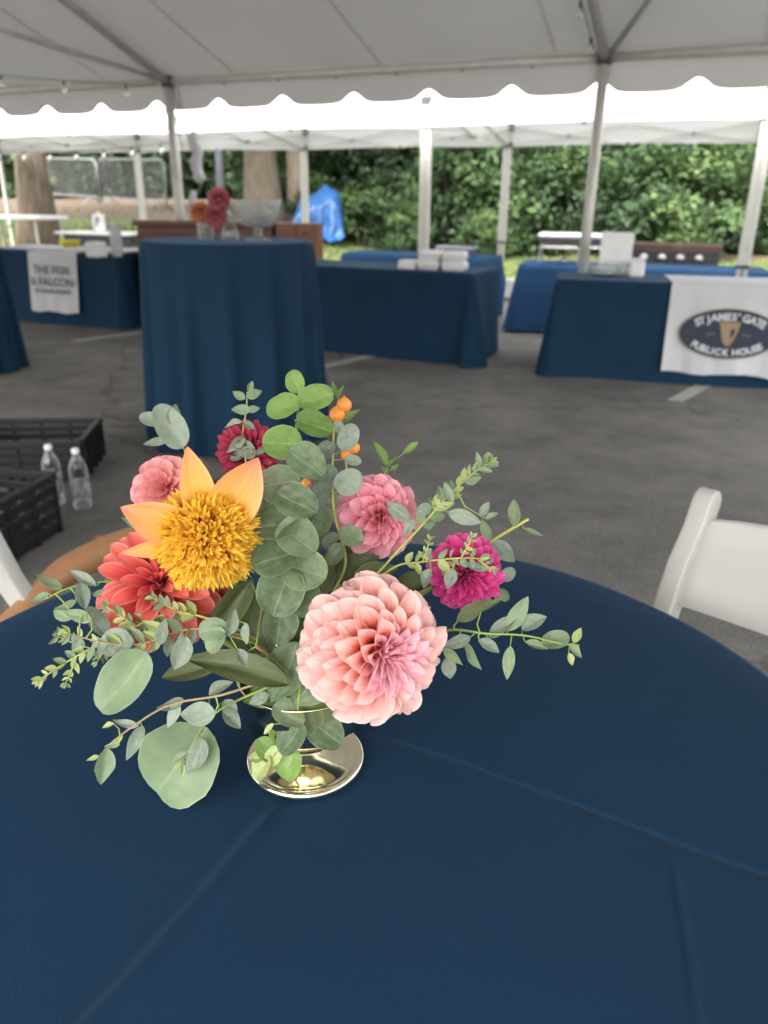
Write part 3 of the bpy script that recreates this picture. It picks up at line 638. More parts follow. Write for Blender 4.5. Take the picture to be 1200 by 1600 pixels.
def rect_cloth(fr, yaw, L, D, h, label, mat, side='left', seed=0, group=None, flare=.05, amp=.034, hem=.004):
    """floor-length cloth on a folding banquet table; fr is one front corner on the ground, side says which"""
    ux = Vector((math.cos(yaw), -math.sin(yaw), 0)); vx = Vector((math.sin(yaw), math.cos(yaw), 0))
    c = Vector((fr[0], fr[1], 0)) + ux * (L / 2 if side == 'left' else -L / 2) + vx * D / 2
    rg = random.Random(seed); per = []; rc = .025
    cs = [(L / 2 - rc, -D / 2 + rc, -90), (L / 2 - rc, D / 2 - rc, 0), (-L / 2 + rc, D / 2 - rc, 90), (-L / 2 + rc, -D / 2 + rc, 180)]
    for k in range(4):
        x, y, a0 = cs[k]
        for q in range(9): a = R(a0 + q * 90 / 8); per.append((Vector((x + rc * math.cos(a), y + rc * math.sin(a))), Vector((math.cos(a), math.sin(a)))))
        x2, y2, a1 = cs[(k + 1) % 4]; n = Vector((math.cos(R(a0 + 90)), math.sin(R(a0 + 90)))); s0 = per[-1][0]; s1 = Vector((x2, y2)) + n * rc
        m = int((s1 - s0).length / .03)
        for q in range(1, m): per.append((s0.lerp(s1, q / m), n))
    mb = MB(); acc = 0; ss = []
    for i, (p, n) in enumerate(per):
        if i: acc += (p - per[i - 1][0]).length
        ss.append(acc)
    ph = [rg.uniform(0, 6.28) for _ in range(3)]
    corners = [Vector((sx * L / 2, sy * D / 2)) for sx in (-1, 1) for sy in (-1, 1)]
    lev = [k / 14 for k in range(15)]; rows = []
    for k in lev:
        row = []
        for (p, n), s in zip(per, ss):
            dc = min((p - q).length for q in corners); cw = math.exp(-(dc / .16) ** 2)
            f = math.sin(s / .19 + ph[0] + 1.2 * math.sin(s * .9 + ph[1])) * (.42 + .75 * cw + .4 * max(0, math.sin(s * 1.7 + ph[2]))) + .4 * math.sin(s / .083 + ph[2]) * cw
            off = flare * k + amp * k ** .8 * f + .05 * cw * k
            row.append(mb.vert((p.x + n.x * off, p.y + n.y * off, h - (h - hem) * k - (.004 if k else 0))))
        rows.append(row)
    n = len(per)
    inner = [mb.vert((p.x * .97, p.y * .94, h)) for p, _ in per]
    mb.face(inner)
    for i in range(n): j = (i + 1) % n; mb.face((inner[i], rows[0][i], rows[0][j], inner[j]))
    for a, b in zip(rows[:-1], rows[1:]):
        for i in range(n): j = (i + 1) % n; mb.face((a[i], b[i], b[j], a[j]))
    o = mb.build('tablecloth', mat, None, True); o.location = c; o.rotation_euler = (0, 0, -yaw)
    tag(o, label, 'tablecloth', group)
    t = thing('folding_table', 'rectangular folding table covered to the floor by its blue cloth', 'table', c, -yaw, 'folding tables under cloths')
    MB().box((0, 0, h - .022), (L - .04, D - .04, .03)).build('tabletop', M['white'], t)
    for sx in (-1, 1):
        for sy in (-1, 1): MB().tube([(sx * (L / 2 - .25), sy * (D / 2 - .08), 0), (sx * (L / 2 - .25), sy * (D / 2 - .08), h - .04)], .014, 8).build('leg', M['galv'], t)
    def loc(x, y, z): return c + ux * x + vx * y + Vector((0, 0, z))
    return c, ux, vx, loc
# the dining table in front of the camera
def w2(x, y): p = pz(x, y, TOP); return (p.x - TC[0], p.y - TC[1], 0)
TC = (-.047, .678)
M['navy_dining'] = cloth_mat('navy_linen', NAVY, [(w2(560, 1140), w2(1260, 1392), .0045, -.4), (w2(1052, 1325), w2(1098, 1640), .005, .42), (w2(450, 1248), w2(90, 1650), .009, .9), (w2(880, 930), w2(1130, 985), .01, .05)], wrinkle=.35)
round_cloth('tablecloth', TC, .571, TOP, 12, .028, 'navy linen cloth with pressed creases on the round table under the bouquet', M['navy_dining'], seed=4, seg=360)
round_cloth('tablecloth', (-.875, 4.44), .465, 1.095, 16, .038, 'navy cloth with deep folds on tall cocktail table holding glass bowl', M['navy'], flare=.035, seed=2)
round_cloth('tablecloth', (-3.47, 6.2), .45, 1.095, 14, .025, 'navy cloth on tall cocktail table beside the grey-lettered banner table', M['navy'], flare=.06, seed=6)
cR, uR, vR, locR = rect_cloth((1.32, 6.24), R(13.5), 2.44, .76, TOP, 'navy cloth on buffet table carrying the oval-sign banner', M['navy'], seed=1)
cC, uC, vC, locC = rect_cloth((.71, 6.60), R(25), 1.83, .76, TOP, 'navy cloth on buffet table with foam takeout boxes', M['navy'], 'right', seed=3, amp=.045)
cL, uL, vL, locL = rect_cloth((-2.78, 8.31), R(21), 1.83, .76, TOP, 'navy cloth on buffet table carrying the grey-lettered white banner', M['navy'], 'right', seed=5)
cRR, uRR, vRR, locRR = rect_cloth((1.38, 8.45), R(17), 2.44, .76, .70, 'daylit blue cloth on table with chafing dishes behind oval-sign banner table', M['blue_daylit'], seed=7, hem=.03)
rect_cloth((3.8, 7.72), R(17), 2.44, .76, .70, 'daylit blue cloth on table past the chafing dishes, near griddle', M['blue_daylit'], seed=8)
cRC, uRC, vRC, locRC = rect_cloth((1.12, 9.2), R(23), 1.83, .76, .70, 'blue cloth on table with foil pan behind foam boxes', M['blue_daylit'], 'right', seed=9)
pA = pz(102, 396, .70); cA, uA, vA, locA = rect_cloth((pA.x, pA.y), R(23), 1.83, .7, .70, 'blue cloth on table beneath the yellow tub near pale tree', M['blue_daylit'], 'right', seed=10)
pB = pz(130, 399, .70); cB, uB, vB, locB = rect_cloth((pB.x, pB.y), R(23), 1.2, .7, .70, 'blue cloth on small table behind white cup stack', M['blue_daylit'], seed=12)

# ================================================================== BANNERS
def text_mesh(body, size, mat, name='lettering', bold=.0):
    cu = bpy.data.curves.new(name, 'FONT'); cu.body = body; cu.size = size; cu.align_x = 'CENTER'; cu.align_y = 'CENTER'; cu.offset = bold; cu.resolution_u = 3
    o = bpy.data.objects.new(name, cu); COL.objects.link(o); dg = bpy.context.evaluated_depsgraph_get()
    me = bpy.data.meshes.new_from_object(o.evaluated_get(dg)); bpy.data.objects.remove(o); bpy.data.curves.remove(cu)
    me.materials.clear(); me.materials.append(mat); me.name = name; return me
def drape(c, ux, vx, L, D, x0, x1, drop, backdrop, label, name='banner', wav=.011, seed=0, flare=.052, hgt=TOP):
    """a strip of white cloth laid over the table and hanging down its front"""
    yaw = math.atan2(ux.y, ux.x); t = thing(name, label, 'banner', (c.x, c.y, 0), yaw)
    mb = MB(); nx = 28; rows = []
    path = [(backdrop, hgt + .006)] + [(lerp(backdrop, -D / 2 - .004, k / 5), hgt + .006) for k in range(1, 6)] + [(-D / 2 - .012, hgt + .002), (-D / 2 - .016, hgt - .012)]
    zt = hgt - .012
    for k in range(1, 13): q = k / 12; path.append((-D / 2 - .016 - (flare + .012) * (drop * q / hgt) - .012 * q, zt - drop * q))
    for j, (y, z) in enumerate(path):
        k = max(0, (j - 6) / 12)
        for i in range(nx + 1):
            x = lerp(x0, x1, i / nx); wv = -wav * k * (1 + math.sin(i * .75 + seed + j * .06) + .5 * math.sin(i * 1.9 + seed * 2)) 
            mb.vert((x, y + wv, z + (.008 * math.sin(i * .4 + seed) * k if j == len(path) - 1 else 0)))
    for j in range(len(path) - 1):
        for i in range(nx): q = j * (nx + 1) + i; mb.face((q, q + 1, q + nx + 2, q + nx + 1))
    mb.build('cloth', M['white_cloth'], t, True)
    tilt = math.atan2(flare + .012 + .012 / (drop / hgt), hgt)
    def on(x, dn, out=.0):      # point on the hanging face, dn metres below the table edge
        return Vector((x, -D / 2 - .016 - dn * (flare + .012) / hgt - .012 * dn / drop - .022 - out, zt - dn))
    return t, on, tilt
tb, on, tilt = drape(cR, uR, vR, 2.44, .76, -.36, .57, .64, .30, 'white banner with dark oval sign hanging over buffet table front', seed=1)
ox, od, ea, eb = .085, .335, .355, .185
def oval(a, b, out, name, mat):
    mb = MB(); n = 48; i0 = mb.vert(on(ox, od, out))
    for k in range(n): mb.vert(on(ox + a * math.cos(k * 2 * math.pi / n), od - b * math.sin(k * 2 * math.pi / n), out))
    for k in range(n): mb.face((0, 1 + k, 1 + (k + 1) % n))
    return mb.build(name, M[mat], tb)
oval(ea, eb, .0, 'oval_border', 'harp'); oval(ea - .007, eb - .007, .002, 'oval_panel', 'oval')
FACE = Matrix.Rotation(math.pi / 2 - tilt * .8, 4, 'X')
def letters(txt, span, kx, ky, top, size):
    ms = [None if ch == ' ' else text_mesh(ch, size, M['print_pale'], 'letter', .0025) for ch in txt]
    wd = [size * .3 if m is None else (max(v.co.x for v in m.vertices) - min(v.co.x for v in m.vertices)) + size * .24 for m in ms]
    tot = sum(wd); acc = 0
    for m, w_ in zip(ms, wd):
        f = ((acc + w_ / 2) / tot * 2 - 1) * span; acc += w_
        if m is None: continue
        x = ox + kx * math.sin(f); dn = od + (-1 if top else 1) * ky * math.cos(f); rot = (-1 if top else 1) * math.atan2(ky * math.sin(f), kx * math.cos(f))
        link('letter', m, tb, Matrix.Translation(on(x, dn, .005)) @ FACE @ Matrix.Rotation(rot, 4, 'Z'))
letters("ST JAMES' GATE", .98, .29, .122, True, .074); letters('PUBLICK HOUSE', .98, .295, .138, False, .068)
def flat(pts, name, mat, out):
    mb = MB(); 
    for x, d in pts: mb.vert(on(ox + x, od - d, out))
    mb.face(range(len(pts))); return mb.build(name, M[mat], tb)
flat([(-.075, .085), (-.05, .095), (-.02, .088), (.03, .085), (.072, .092), (.075, .075), (.062, .02), (.04, -.045), (.02, -.085), (-.005, -.09), (-.035, -.06), (-.055, .02)], 'harp_emblem', 'harp', .005)
flat([(.012, .03), (.035, .045), (.045, .02), (.03, -.02), (.012, -.03)], 'harp_opening', 'oval', .008)
flat([(-.155, -.004), (-.1, .006), (-.1, -.004), (-.155, -.012)], 'emblem_flourish', 'print_grey', .005); flat([(.1, .006), (.155, -.004), (.155, -.012), (.1, -.004)], 'emblem_flourish', 'print_grey', .005)
tb2, on2, tilt2 = drape(cL, uL, vL, 1.83, .76, -.26, .40, .60, .3, 'white banner with three lines of grey lettering on buffet table', seed=3)
F2 = Matrix.Rotation(math.pi / 2 - tilt2 * .8, 4, 'X')
for s, dn, sz in (('THE FOX', .17, .12), ('& FALCON', .29, .12), ('BY DAVID BURKE', .385, .062)):
    link('lettering', text_mesh(s, sz, M['print_grey'], 'lettering', .002), tb2, Matrix.Translation(on2(.07, dn, .004)) @ F2)
# white runner along the back and left end of the same table
rt = thing('table_runner', 'white runner cloth along the top and end of the lettered banner table', 'runner', (cL.x, cL.y, 0), math.atan2(uL.y, uL.x))
mb = MB(); mb.box((-.0, .03, TOP + .016), (1.80, .66, .012)); bevel(mb.build('runner_top', M['white_cloth'], rt), .005)
mb = MB()
for j in range(9):
    for i in range(9): mb.vert((-.915 - .012 - .055 * j / 8 - .01 * math.sin(i * 1.3) * j / 8, lerp(-.36, .3, i / 8), TOP + .02 - .62 * j / 8))
for j in range(8):
    for i in range(8): q = j * 9 + i; mb.face((q, q + 1, q + 10, q + 9))
mb.build('runner_end', M['white_cloth'], rt, True)

# ================================================================== THINGS ON THE TABLES
def box_thing(name, label, cat, p, size, rz, mat, lid=None, bev=.008, group=None):
    t = thing(name, label, cat, p, rz, group); w_, d_, h_ = size
    o = MB().box((0, 0, h_ / 2), size).build('body', M[mat], t); bevel(o, bev)
    if lid: o = MB().box((0, 0, h_ + .006), (w_ * 1.04, d_ * 1.04, .012)).build('lid', M[lid], t); bevel(o, .004)
    return t
def clamshell(p, rz, label, s=.2, lift=0):
    t = thing('takeout_box', label, 'box', (p.x, p.y, p.z + lift), rz, 'foam takeout boxes')
    for nm, z0, z1, a, b in (('base', 0, .038, .86, 1.), ('cover', .041, .078, 1., .84)):
        mb = MB()
        for z, k in ((z0, a), (z1, b)):
            for x, y in ((-1, -1), (1, -1), (1, 1), (-1, 1)): mb.vert((x * s / 2 * k, y * s / 2 * k, z))
        mb.face((3, 2, 1, 0)); mb.face((4, 5, 6, 7))
        for k in range(4): j = (k + 1) % 4; mb.face((k, j, j + 4, k + 4))
        bevel(mb.build(nm, M['foam'], t), .006)
p0 = locC(.44, -.16, TOP); yC = math.atan2(uC.y, uC.x)
for i, (dx, dy, lf, lb) in enumerate(((0, 0, 0, 'white foam takeout box at the bottom of the stack by the canopy leg'), (0, .005, .08, 'white foam takeout box on top of the stack by the canopy leg'), (.215, .01, 0, 'white foam takeout box at the bottom of the stack at the table corner'), (.215, 0, .08, 'white foam takeout box on top of the stack at the table corner'))):
    clamshell(locC(.44 + dx, -.12 + dy, TOP), yC + R(3 * i), lb, lift=lf)
box_thing('napkin_stack', 'low beige stack of napkins beside foam takeout boxes', 'napkins', locC(.24, -.14, TOP), (.16, .16, .07), yC, 'foam', bev=.01)
def tray(p, rz, w_, d_, h_, label, name='foil_pan', mat='foil', rim=.02):
    t = thing(name, label, 'pan', p, rz); mb = MB()
    prof = [(.8, 0), (1, h_), (1 + rim / w_ * 2, h_), (1 + rim / w_ * 2, h_ - .008)]
    for k, z in prof:
        for x, y in ((-1, -1), (1, -1), (1, 1), (-1, 1)): mb.vert((x * w_ / 2 * k, y * d_ / 2 * k, z))
    mb.face((3, 2, 1, 0))
    for r_ in range(3):
        for k in range(4): j = (k + 1) % 4; q = r_ * 4; mb.face((q + k, q + j, q + j + 4, q + k + 4))
    mb.build('pan', M[mat], t); 
    bevel(MB().box((0, 0, h_ + .008), (w_ * 1.02, d_ * 1.02, .012)).build('cover', M[mat], t), .005)
    return t
tray(locRC(.5, -.15, .70), math.atan2(uRC.y, uRC.x), .42, .3, .1, 'crinkled foil roasting pan on the blue table behind foam boxes')
# clear deli tubs on the right table
yR = math.atan2(uR.y, uR.x)
pp = locR(-.86, .08, TOP)
t = thing('plastic_tub', 'clear plastic tub of white plates on oval-sign banner table', 'tub', pp, yR)
mb = MB()
for (k, z) in ((.9, 0), (1, .11), (.96, .11), (.87, .006)):
    for x, y in ((-1, -1), (1, -1), (1, 1), (-1, 1)): mb.vert((x * .2 * k, y * .13 * k, z))
mb.face((3, 2, 1, 0)); mb.face((12, 13, 14, 15))
for r_ in range(3):
    for k in range(4): j = (k + 1) % 4; q = r_ * 4; mb.face((q + k, q + j, q + j + 4, q + k + 4))
mb.build('tub', M['pet'], t)
for i in range(7):
    mb = MB(); mb.lathe([(0, .012 + i * .007), (.07, .012 + i * .007), (.1, .022 + i * .007), (.1, .025 + i * .007), (.07, .016 + i * .007), (0, .016 + i * .007)], 24); mb.build('plate', M['white'], t, True)
box_thing('deli_container', 'frosted deli container beside the clear plate tub', 'container', locR(-.60, .06, TOP), (.12, .12, .13), yR, 'white', 'foam', .02)
box_thing('white_carton', 'upright white carton at the back of oval-sign banner table', 'carton', locR(-.77, .3, TOP), (.26, .1, .33), yR, 'white')
def chafer(p, rz, label):
    t = thing('chafing_dish', label, 'chafing dish', p, rz, 'chafing dishes')
    for sx in (-1, 1):
        mb = MB(); mb.tube([(sx * .2, -.13, 0), (sx * .2, -.13, .17), (sx * .2, .13, .17), (sx * .2, .13, 0)], .006, 6); mb.build('stand', M['steel'], t)
    MB().box((0, 0, .165), (.44, .28, .008)).build('shelf', M['steel'], t)
    mb = MB()
    for k, z in ((.8, .17), (1, .26)):
        for x, y in ((-1, -1), (1, -1), (1, 1), (-1, 1)): mb.vert((x * .22 * k, y * .15 * k, z))
    mb.face((3, 2, 1, 0))
    for k in range(4): j = (k + 1) % 4; mb.face((k, j, j + 4, k + 4))
    mb.build('pan', M['steel'], t); bevel(MB().box((0, 0, .285), (.45, .34, .05)).build('lid', M['white'], t), .022, 4)
    MB().lathe([(0, 0), (.035, 0), (.04, .05), (.03, .055), (0, .055)], 16, (.05, 0, .0)).build('burner', M['steel'], t, True)
yRR = math.atan2(uRR.y, uRR.x)
q = pz(873, 412, .70); chafer(q, yRR, 'wire-stand chafing dish with white lid on daylit blue table')
q = q + uRR * .47 + vRR * .03; chafer(q, yRR, 'chafing dish partly behind the silver tent post')
# griddle on its cart
g0 = py_(1050, 412, 9.55); t = thing('griddle', 'dark four-knob gas griddle with rusty top behind the blue table', 'griddle', (g0.x, g0.y, 0), yRR)
bevel(MB().box((0, 0, .70), (.98, .5, .2)).build('body', M['grill'], t), .01)
bevel(MB().box((0, .02, .835), (1.02, .52, .07)).build('hot_plate', M['rust'], t), .008)
for i in range(4):
    kx = -.33 + i * .2; k_ = MB().lathe([(0, 0), (.05, 0), (.05, .012), (.036, .016), (.03, .04), (0, .042)], 20); o = k_.build('knob', M['steel'], t, True); o.matrix_basis = Matrix.Translation((kx, -.25, .72)) @ Matrix.Rotation(math.pi / 2, 4, 'X')
for sx in (-1, 1):
    for sy in (-1, 1): MB().tube([(sx * .42, sy * .2, 0), (sx * .42, sy * .2, .61)], .02, 8).build('leg', M['grill'], t)
# left tables
yL = math.atan2(uL.y, uL.x)
box_thing('napkin_holder', 'grey square napkin holder standing on white runner', 'holder', pz(152, 402, TOP + .022), (.15, .15, .14), yL, 'foam', None, .02)
q = pz(184, 401, TOP + .022); t = thing('cup_stack', 'tall stack of white paper cups on white runner', 'cups', q)
for i in range(9): MB().lathe([(0, i * .03), (.045, i * .03), (.058, i * .03 + .05), (.061, i * .03 + .052), (.055, i * .03 + .05), (.043, i * .03 + .004), (0, i * .03 + .004)], 20).build('cup', M['white'], t, True)
q = locA(.75, -.2, .70); t = thing('yellow_tub', 'yellow plastic tub on blue table beyond the runner', 'tub', pz(113, 396, .70)); MB().lathe([(0, 0), (.07, 0), (.095, .13), (.1, .13), (.1, .14), (0, .142)], 20).build('tub', M['yellow'], t, True)
q = pz(52, 393, .70); t = thing('juice_bottle', 'small yellow bottle with white cap on blue table', 'bottle', locA(.45, .1, .70)); MB().lathe([(0, 0), (.04, 0), (.042, .1), (.02, .14), (.02, .15)], 16).build('body', M['yellow'], t, True); MB().lathe([(.022, .148), (.022, .175), (0, .177)], 16).build('cap', M['white'], t)
g1 = py_(30, 360, 11.8); t = thing('white_counter', 'tall white folding counter near the pale tree trunk', 'counter', (g1.x, g1.y, 0), -R(20))
bevel(MB().box((0, 0, 1.02), (1.3, .6, .05)).build('top', M['white'], t), .01)
for sx in (-1, 1):
    for sy in (-1, 1): MB().tube([(sx * .55, sy * .25, 0), (sx * .55, sy * .25, 1.0)], .018, 8).build('leg', M['alu_white'], t)
g2 = py_(165, 378, 11.6); t = thing('grill_cart', 'long dark grill cart behind the small blue table', 'grill', (g2.x, g2.y, 0), -R(20))
bevel(MB().box((0, 0, .74), (1.25, .5, .12)).build('body', M['grill'], t), .01); bevel(MB().box((0, 0, .825), (1.3, .56, .03)).build('shelf', M['foam'], t), .006)
for sx in (-1, 1):
    for sy in (-1, 1): MB().tube([(sx * .55, sy * .2, 0), (sx * .55, sy * .2, .68)], .018, 8).build('leg', M['grill'], t)
q = Vector((g2.x, g2.y, .841)) + Vector((-.05, 0, 0)); t = thing('steel_urn', 'shiny steel urn standing on the grill cart', 'urn', q); MB().lathe([(0, 0), (.11, 0), (.11, .02), (.1, .03), (.1, .2), (.085, .23), (.02, .245), (.02, .27), (0, .272)], 24).build('body', M['steel'], t, True)
# sideboard and drawer chest
a, b = Vector((-2.62, 8.44, 0)), Vector((-1.14, 8.25, 0)); c = (a + b) / 2; yw = math.atan2(b.y - a.y, b.x - a.x); t = thing('wooden_sideboard', 'long reddish brown wooden bar counter behind tall cocktail table', 'sideboard', c, yw)
L_ = (b - a).length
bevel(MB().box((0, .16, .53), (L_ - .06, .32, 1.0)).build('body', M['wood'], t), .006); bevel(MB().box((0, .16, 1.06), (L_, .38, .05)).build('top', M['wood'], t), .008)
for i in range(3): bevel(MB().box((-.5 + i * .5, -.006, .55), (.44, .02, .8)).build('panel', M['wood'], t), .008)
c = Vector((-.92, 8.22, 0)); t = thing('drawer_chest', 'small orange-brown wooden drawer chest beside the long bar counter', 'chest', c, yw)
bevel(MB().box((0, .16, .54), (.42, .32, 1.08)).build('body', M['wood_lt'], t), .006)
for j in range(3):
    for i in range(2):
        d = bevel(MB().box((-.1 + i * .2, -.006, .98 - j * .2), (.185, .016, .17)).build('drawer', M['wood_lt'], t), .004)
        MB().tube([(-.14 + i * .2, -.014, .98 - j * .2), (-.1 + i * .2, -.03, .985 - j * .2), (-.06 + i * .2, -.014, .98 - j * .2)], .006, 6).build('handle', M['grill'], d)
# glass on the cocktail table
CT = 1.096
q = pz(400, 379, CT); q = Vector((-.70, 4.42, CT)); t = thing('glass_bowl', 'footed clear glass bowl on the tall cocktail table', 'bowl', q)
MB().lathe([(0, 0), (.07, 0), (.072, .006), (.03, .018), (.018, .03), (.024, .045), (.018, .058), (.03, .066), (.075, .075), (.1, .11), (.118, .16), (.13, .205), (.126, .207), (.113, .16), (.095, .114), (.07, .082), (0, .076)], 40).build('bowl', M['cutglass'], t, True)
q = Vector((-.85, 4.40, CT)); t = thing('bud_vase', 'slender clear glass bud vase beside footed glass bowl', 'vase', q)
MB().lathe([(0, 0), (.045, 0), (.05, .012), (.044, .05), (.026, .1), (.013, .15), (.015, .175), (.012, .175), (.010, .15), (.022, .1), (.04, .05), (.044, .014), (0, .008)], 28).build('vase', M['glass'], t, True)
q = Vector((-.985, 4.42, CT)); t = thing('cut_glass_tumbler', 'frosted cut-glass tumbler holding orange and pink blooms', 'tumbler', q)
MB().lathe([(0, 0), (.04, 0), (.043, .01), (.045, .115), (.041, .115), (.039, .012), (0, .01)], 28).build('tumbler', M['cutglass'], t, True)
# ================================================================== ON THE GROUND
def crate(loc, rz, label, w_=.42, d_=.6, h_=.27):
    t = thing('plastic_crate', label, 'crate', loc, rz, 'black plastic crates')
    bevel(MB().box((0, 0, .012), (w_ - .02, d_ - .02, .012)).build('bottom', M['black'], t), .003)
    for s, (ax, ln) in enumerate(((0, d_), (0, d_), (1, w_), (1, w_))):
        sg = -1 if s % 2 else 1; off = (w_ if ax == 0 else d_) / 2 * sg
        for k in range(5):
            z = .03 + k * (h_ - .06) / 4; size = (.012, ln - .03, .034) if ax == 0 else (ln - .03, .012, .034)
            if k == 4: size = (.03, ln + .012, .03) if ax == 0 else (ln + .012, .03, .03)
            bevel(MB().box((off, 0, z + .01) if ax == 0 else (0, off, z + .01), size).build('slat', M['black'], t), .003)
        n = 5
        for k in range(n):
            u = lerp(-ln / 2 + .012, ln / 2 - .012, k / (n - 1)); MB().box((off + .004 * sg, u, h_ / 2) if ax == 0 else (u, off + .004 * sg, h_ / 2), (.018, .018, h_ - .02)).build('rib', M['black'], t)
crate((-1.62, 2.70, 0), R(-12), 'black slatted plastic crate nearest the white chair'); crate((-1.80, 3.74, 0), R(97), 'black slatted plastic crate behind the water bottles', h_=.22)
def bottle(p, rz, label):
    t = thing('water_bottle', label, 'bottle', p, rz, 'water bottles by the crates')
    prof = [(0, .004), (.022, .006), (.035, 0), (.04, .012), (.041, .03)] + [(.041 - (.002 if k % 2 else 0), .03 + k * .012) for k in range(12)] + [(.041, .18), (.038, .2), (.027, .23), (.016, .25), (.014, .262), (.0135, .275)]
    MB().lathe(prof, 28).build('bottle', M['pet'], t, True)
    MB().lathe([(.0155, .262), (.0165, .264), (.0165, .28), (.015, .283), (0, .283)], 20).build('cap', M['white'], t)
    lab = MB(); seg = 20
    for z in (.06, .16):
        for k in range(seg): a = k / (seg - 1) * 4.2; lab.vert((.0418 * math.cos(a), .0418 * math.sin(a), z))
    for k in range(seg - 1): lab.face((k, k + 1, seg + k + 1, seg + k))
    l = lab.build('label_band', M['label'], t, True)
M['label'] = basic('clear_print_label', (.4, .41, .42), rough=.5, var=.6, scale=35, trans=.6)
bottle((-1.36, 3.22, 0), R(150), 'clear water bottle standing free on the asphalt by crates'); bottle((-1.50, 3.27, 0), R(100), 'clear water bottle half hidden by the slatted crate')
for i, (x, y, m_) in enumerate(((76, 897, 'p_mag'), (153, 841, 'p_back'), (124, 868, 'p_back'))):
    q = pz(x, y, .006); mb = MB(); n = 8
    for r_ in range(3):
        for k in range(n): a = k * 2 * math.pi / n; rr = .014 * r_ / 2 + .001; mb.vert((rr * math.cos(a) * 1.4, rr * math.sin(a), .004 * (r_ / 2) ** 2 * (1 + math.sin(a * 2))))
    for r_ in range(2):
        for k in range(n): j = (k + 1) % n; mb.face((r_ * n + k, r_ * n + j, r_ * n + n + j, r_ * n + n + k))
    o = mb.build('fallen_petal', M[m_], None, True); o.location = q; tag(o, ('magenta petal fallen on asphalt near white chair', 'pale petal fallen on asphalt below the water bottle', 'pale petal fallen on asphalt beside the slatted crate')[i], 'petal')
# white bucket at canopy leg
q = pz(800, 505, 0); t = thing('leg_weight', 'white fabric weight bag standing by canopy leg', 'weight bag', (q.x, q.y, 0), -YAW)
mb = MB(); prof = [(0, 0), (.1, 0), (.115, .03), (.11, .3), (.095, .46), (.1, .5), (.085, .49), (.06, .46), (0, .45)]
mb.lathe(prof, 14); mb.v = [(x * (1 + .06 * math.sin(z * 23 + x * 40)), y * .8, z) for x, y, z in mb.v]; mb.build('bag', M['white_cloth'], t, True)
MB().box((0, -.085, .28), (.2, .012, .025)).build('strap', M['joint'], t)
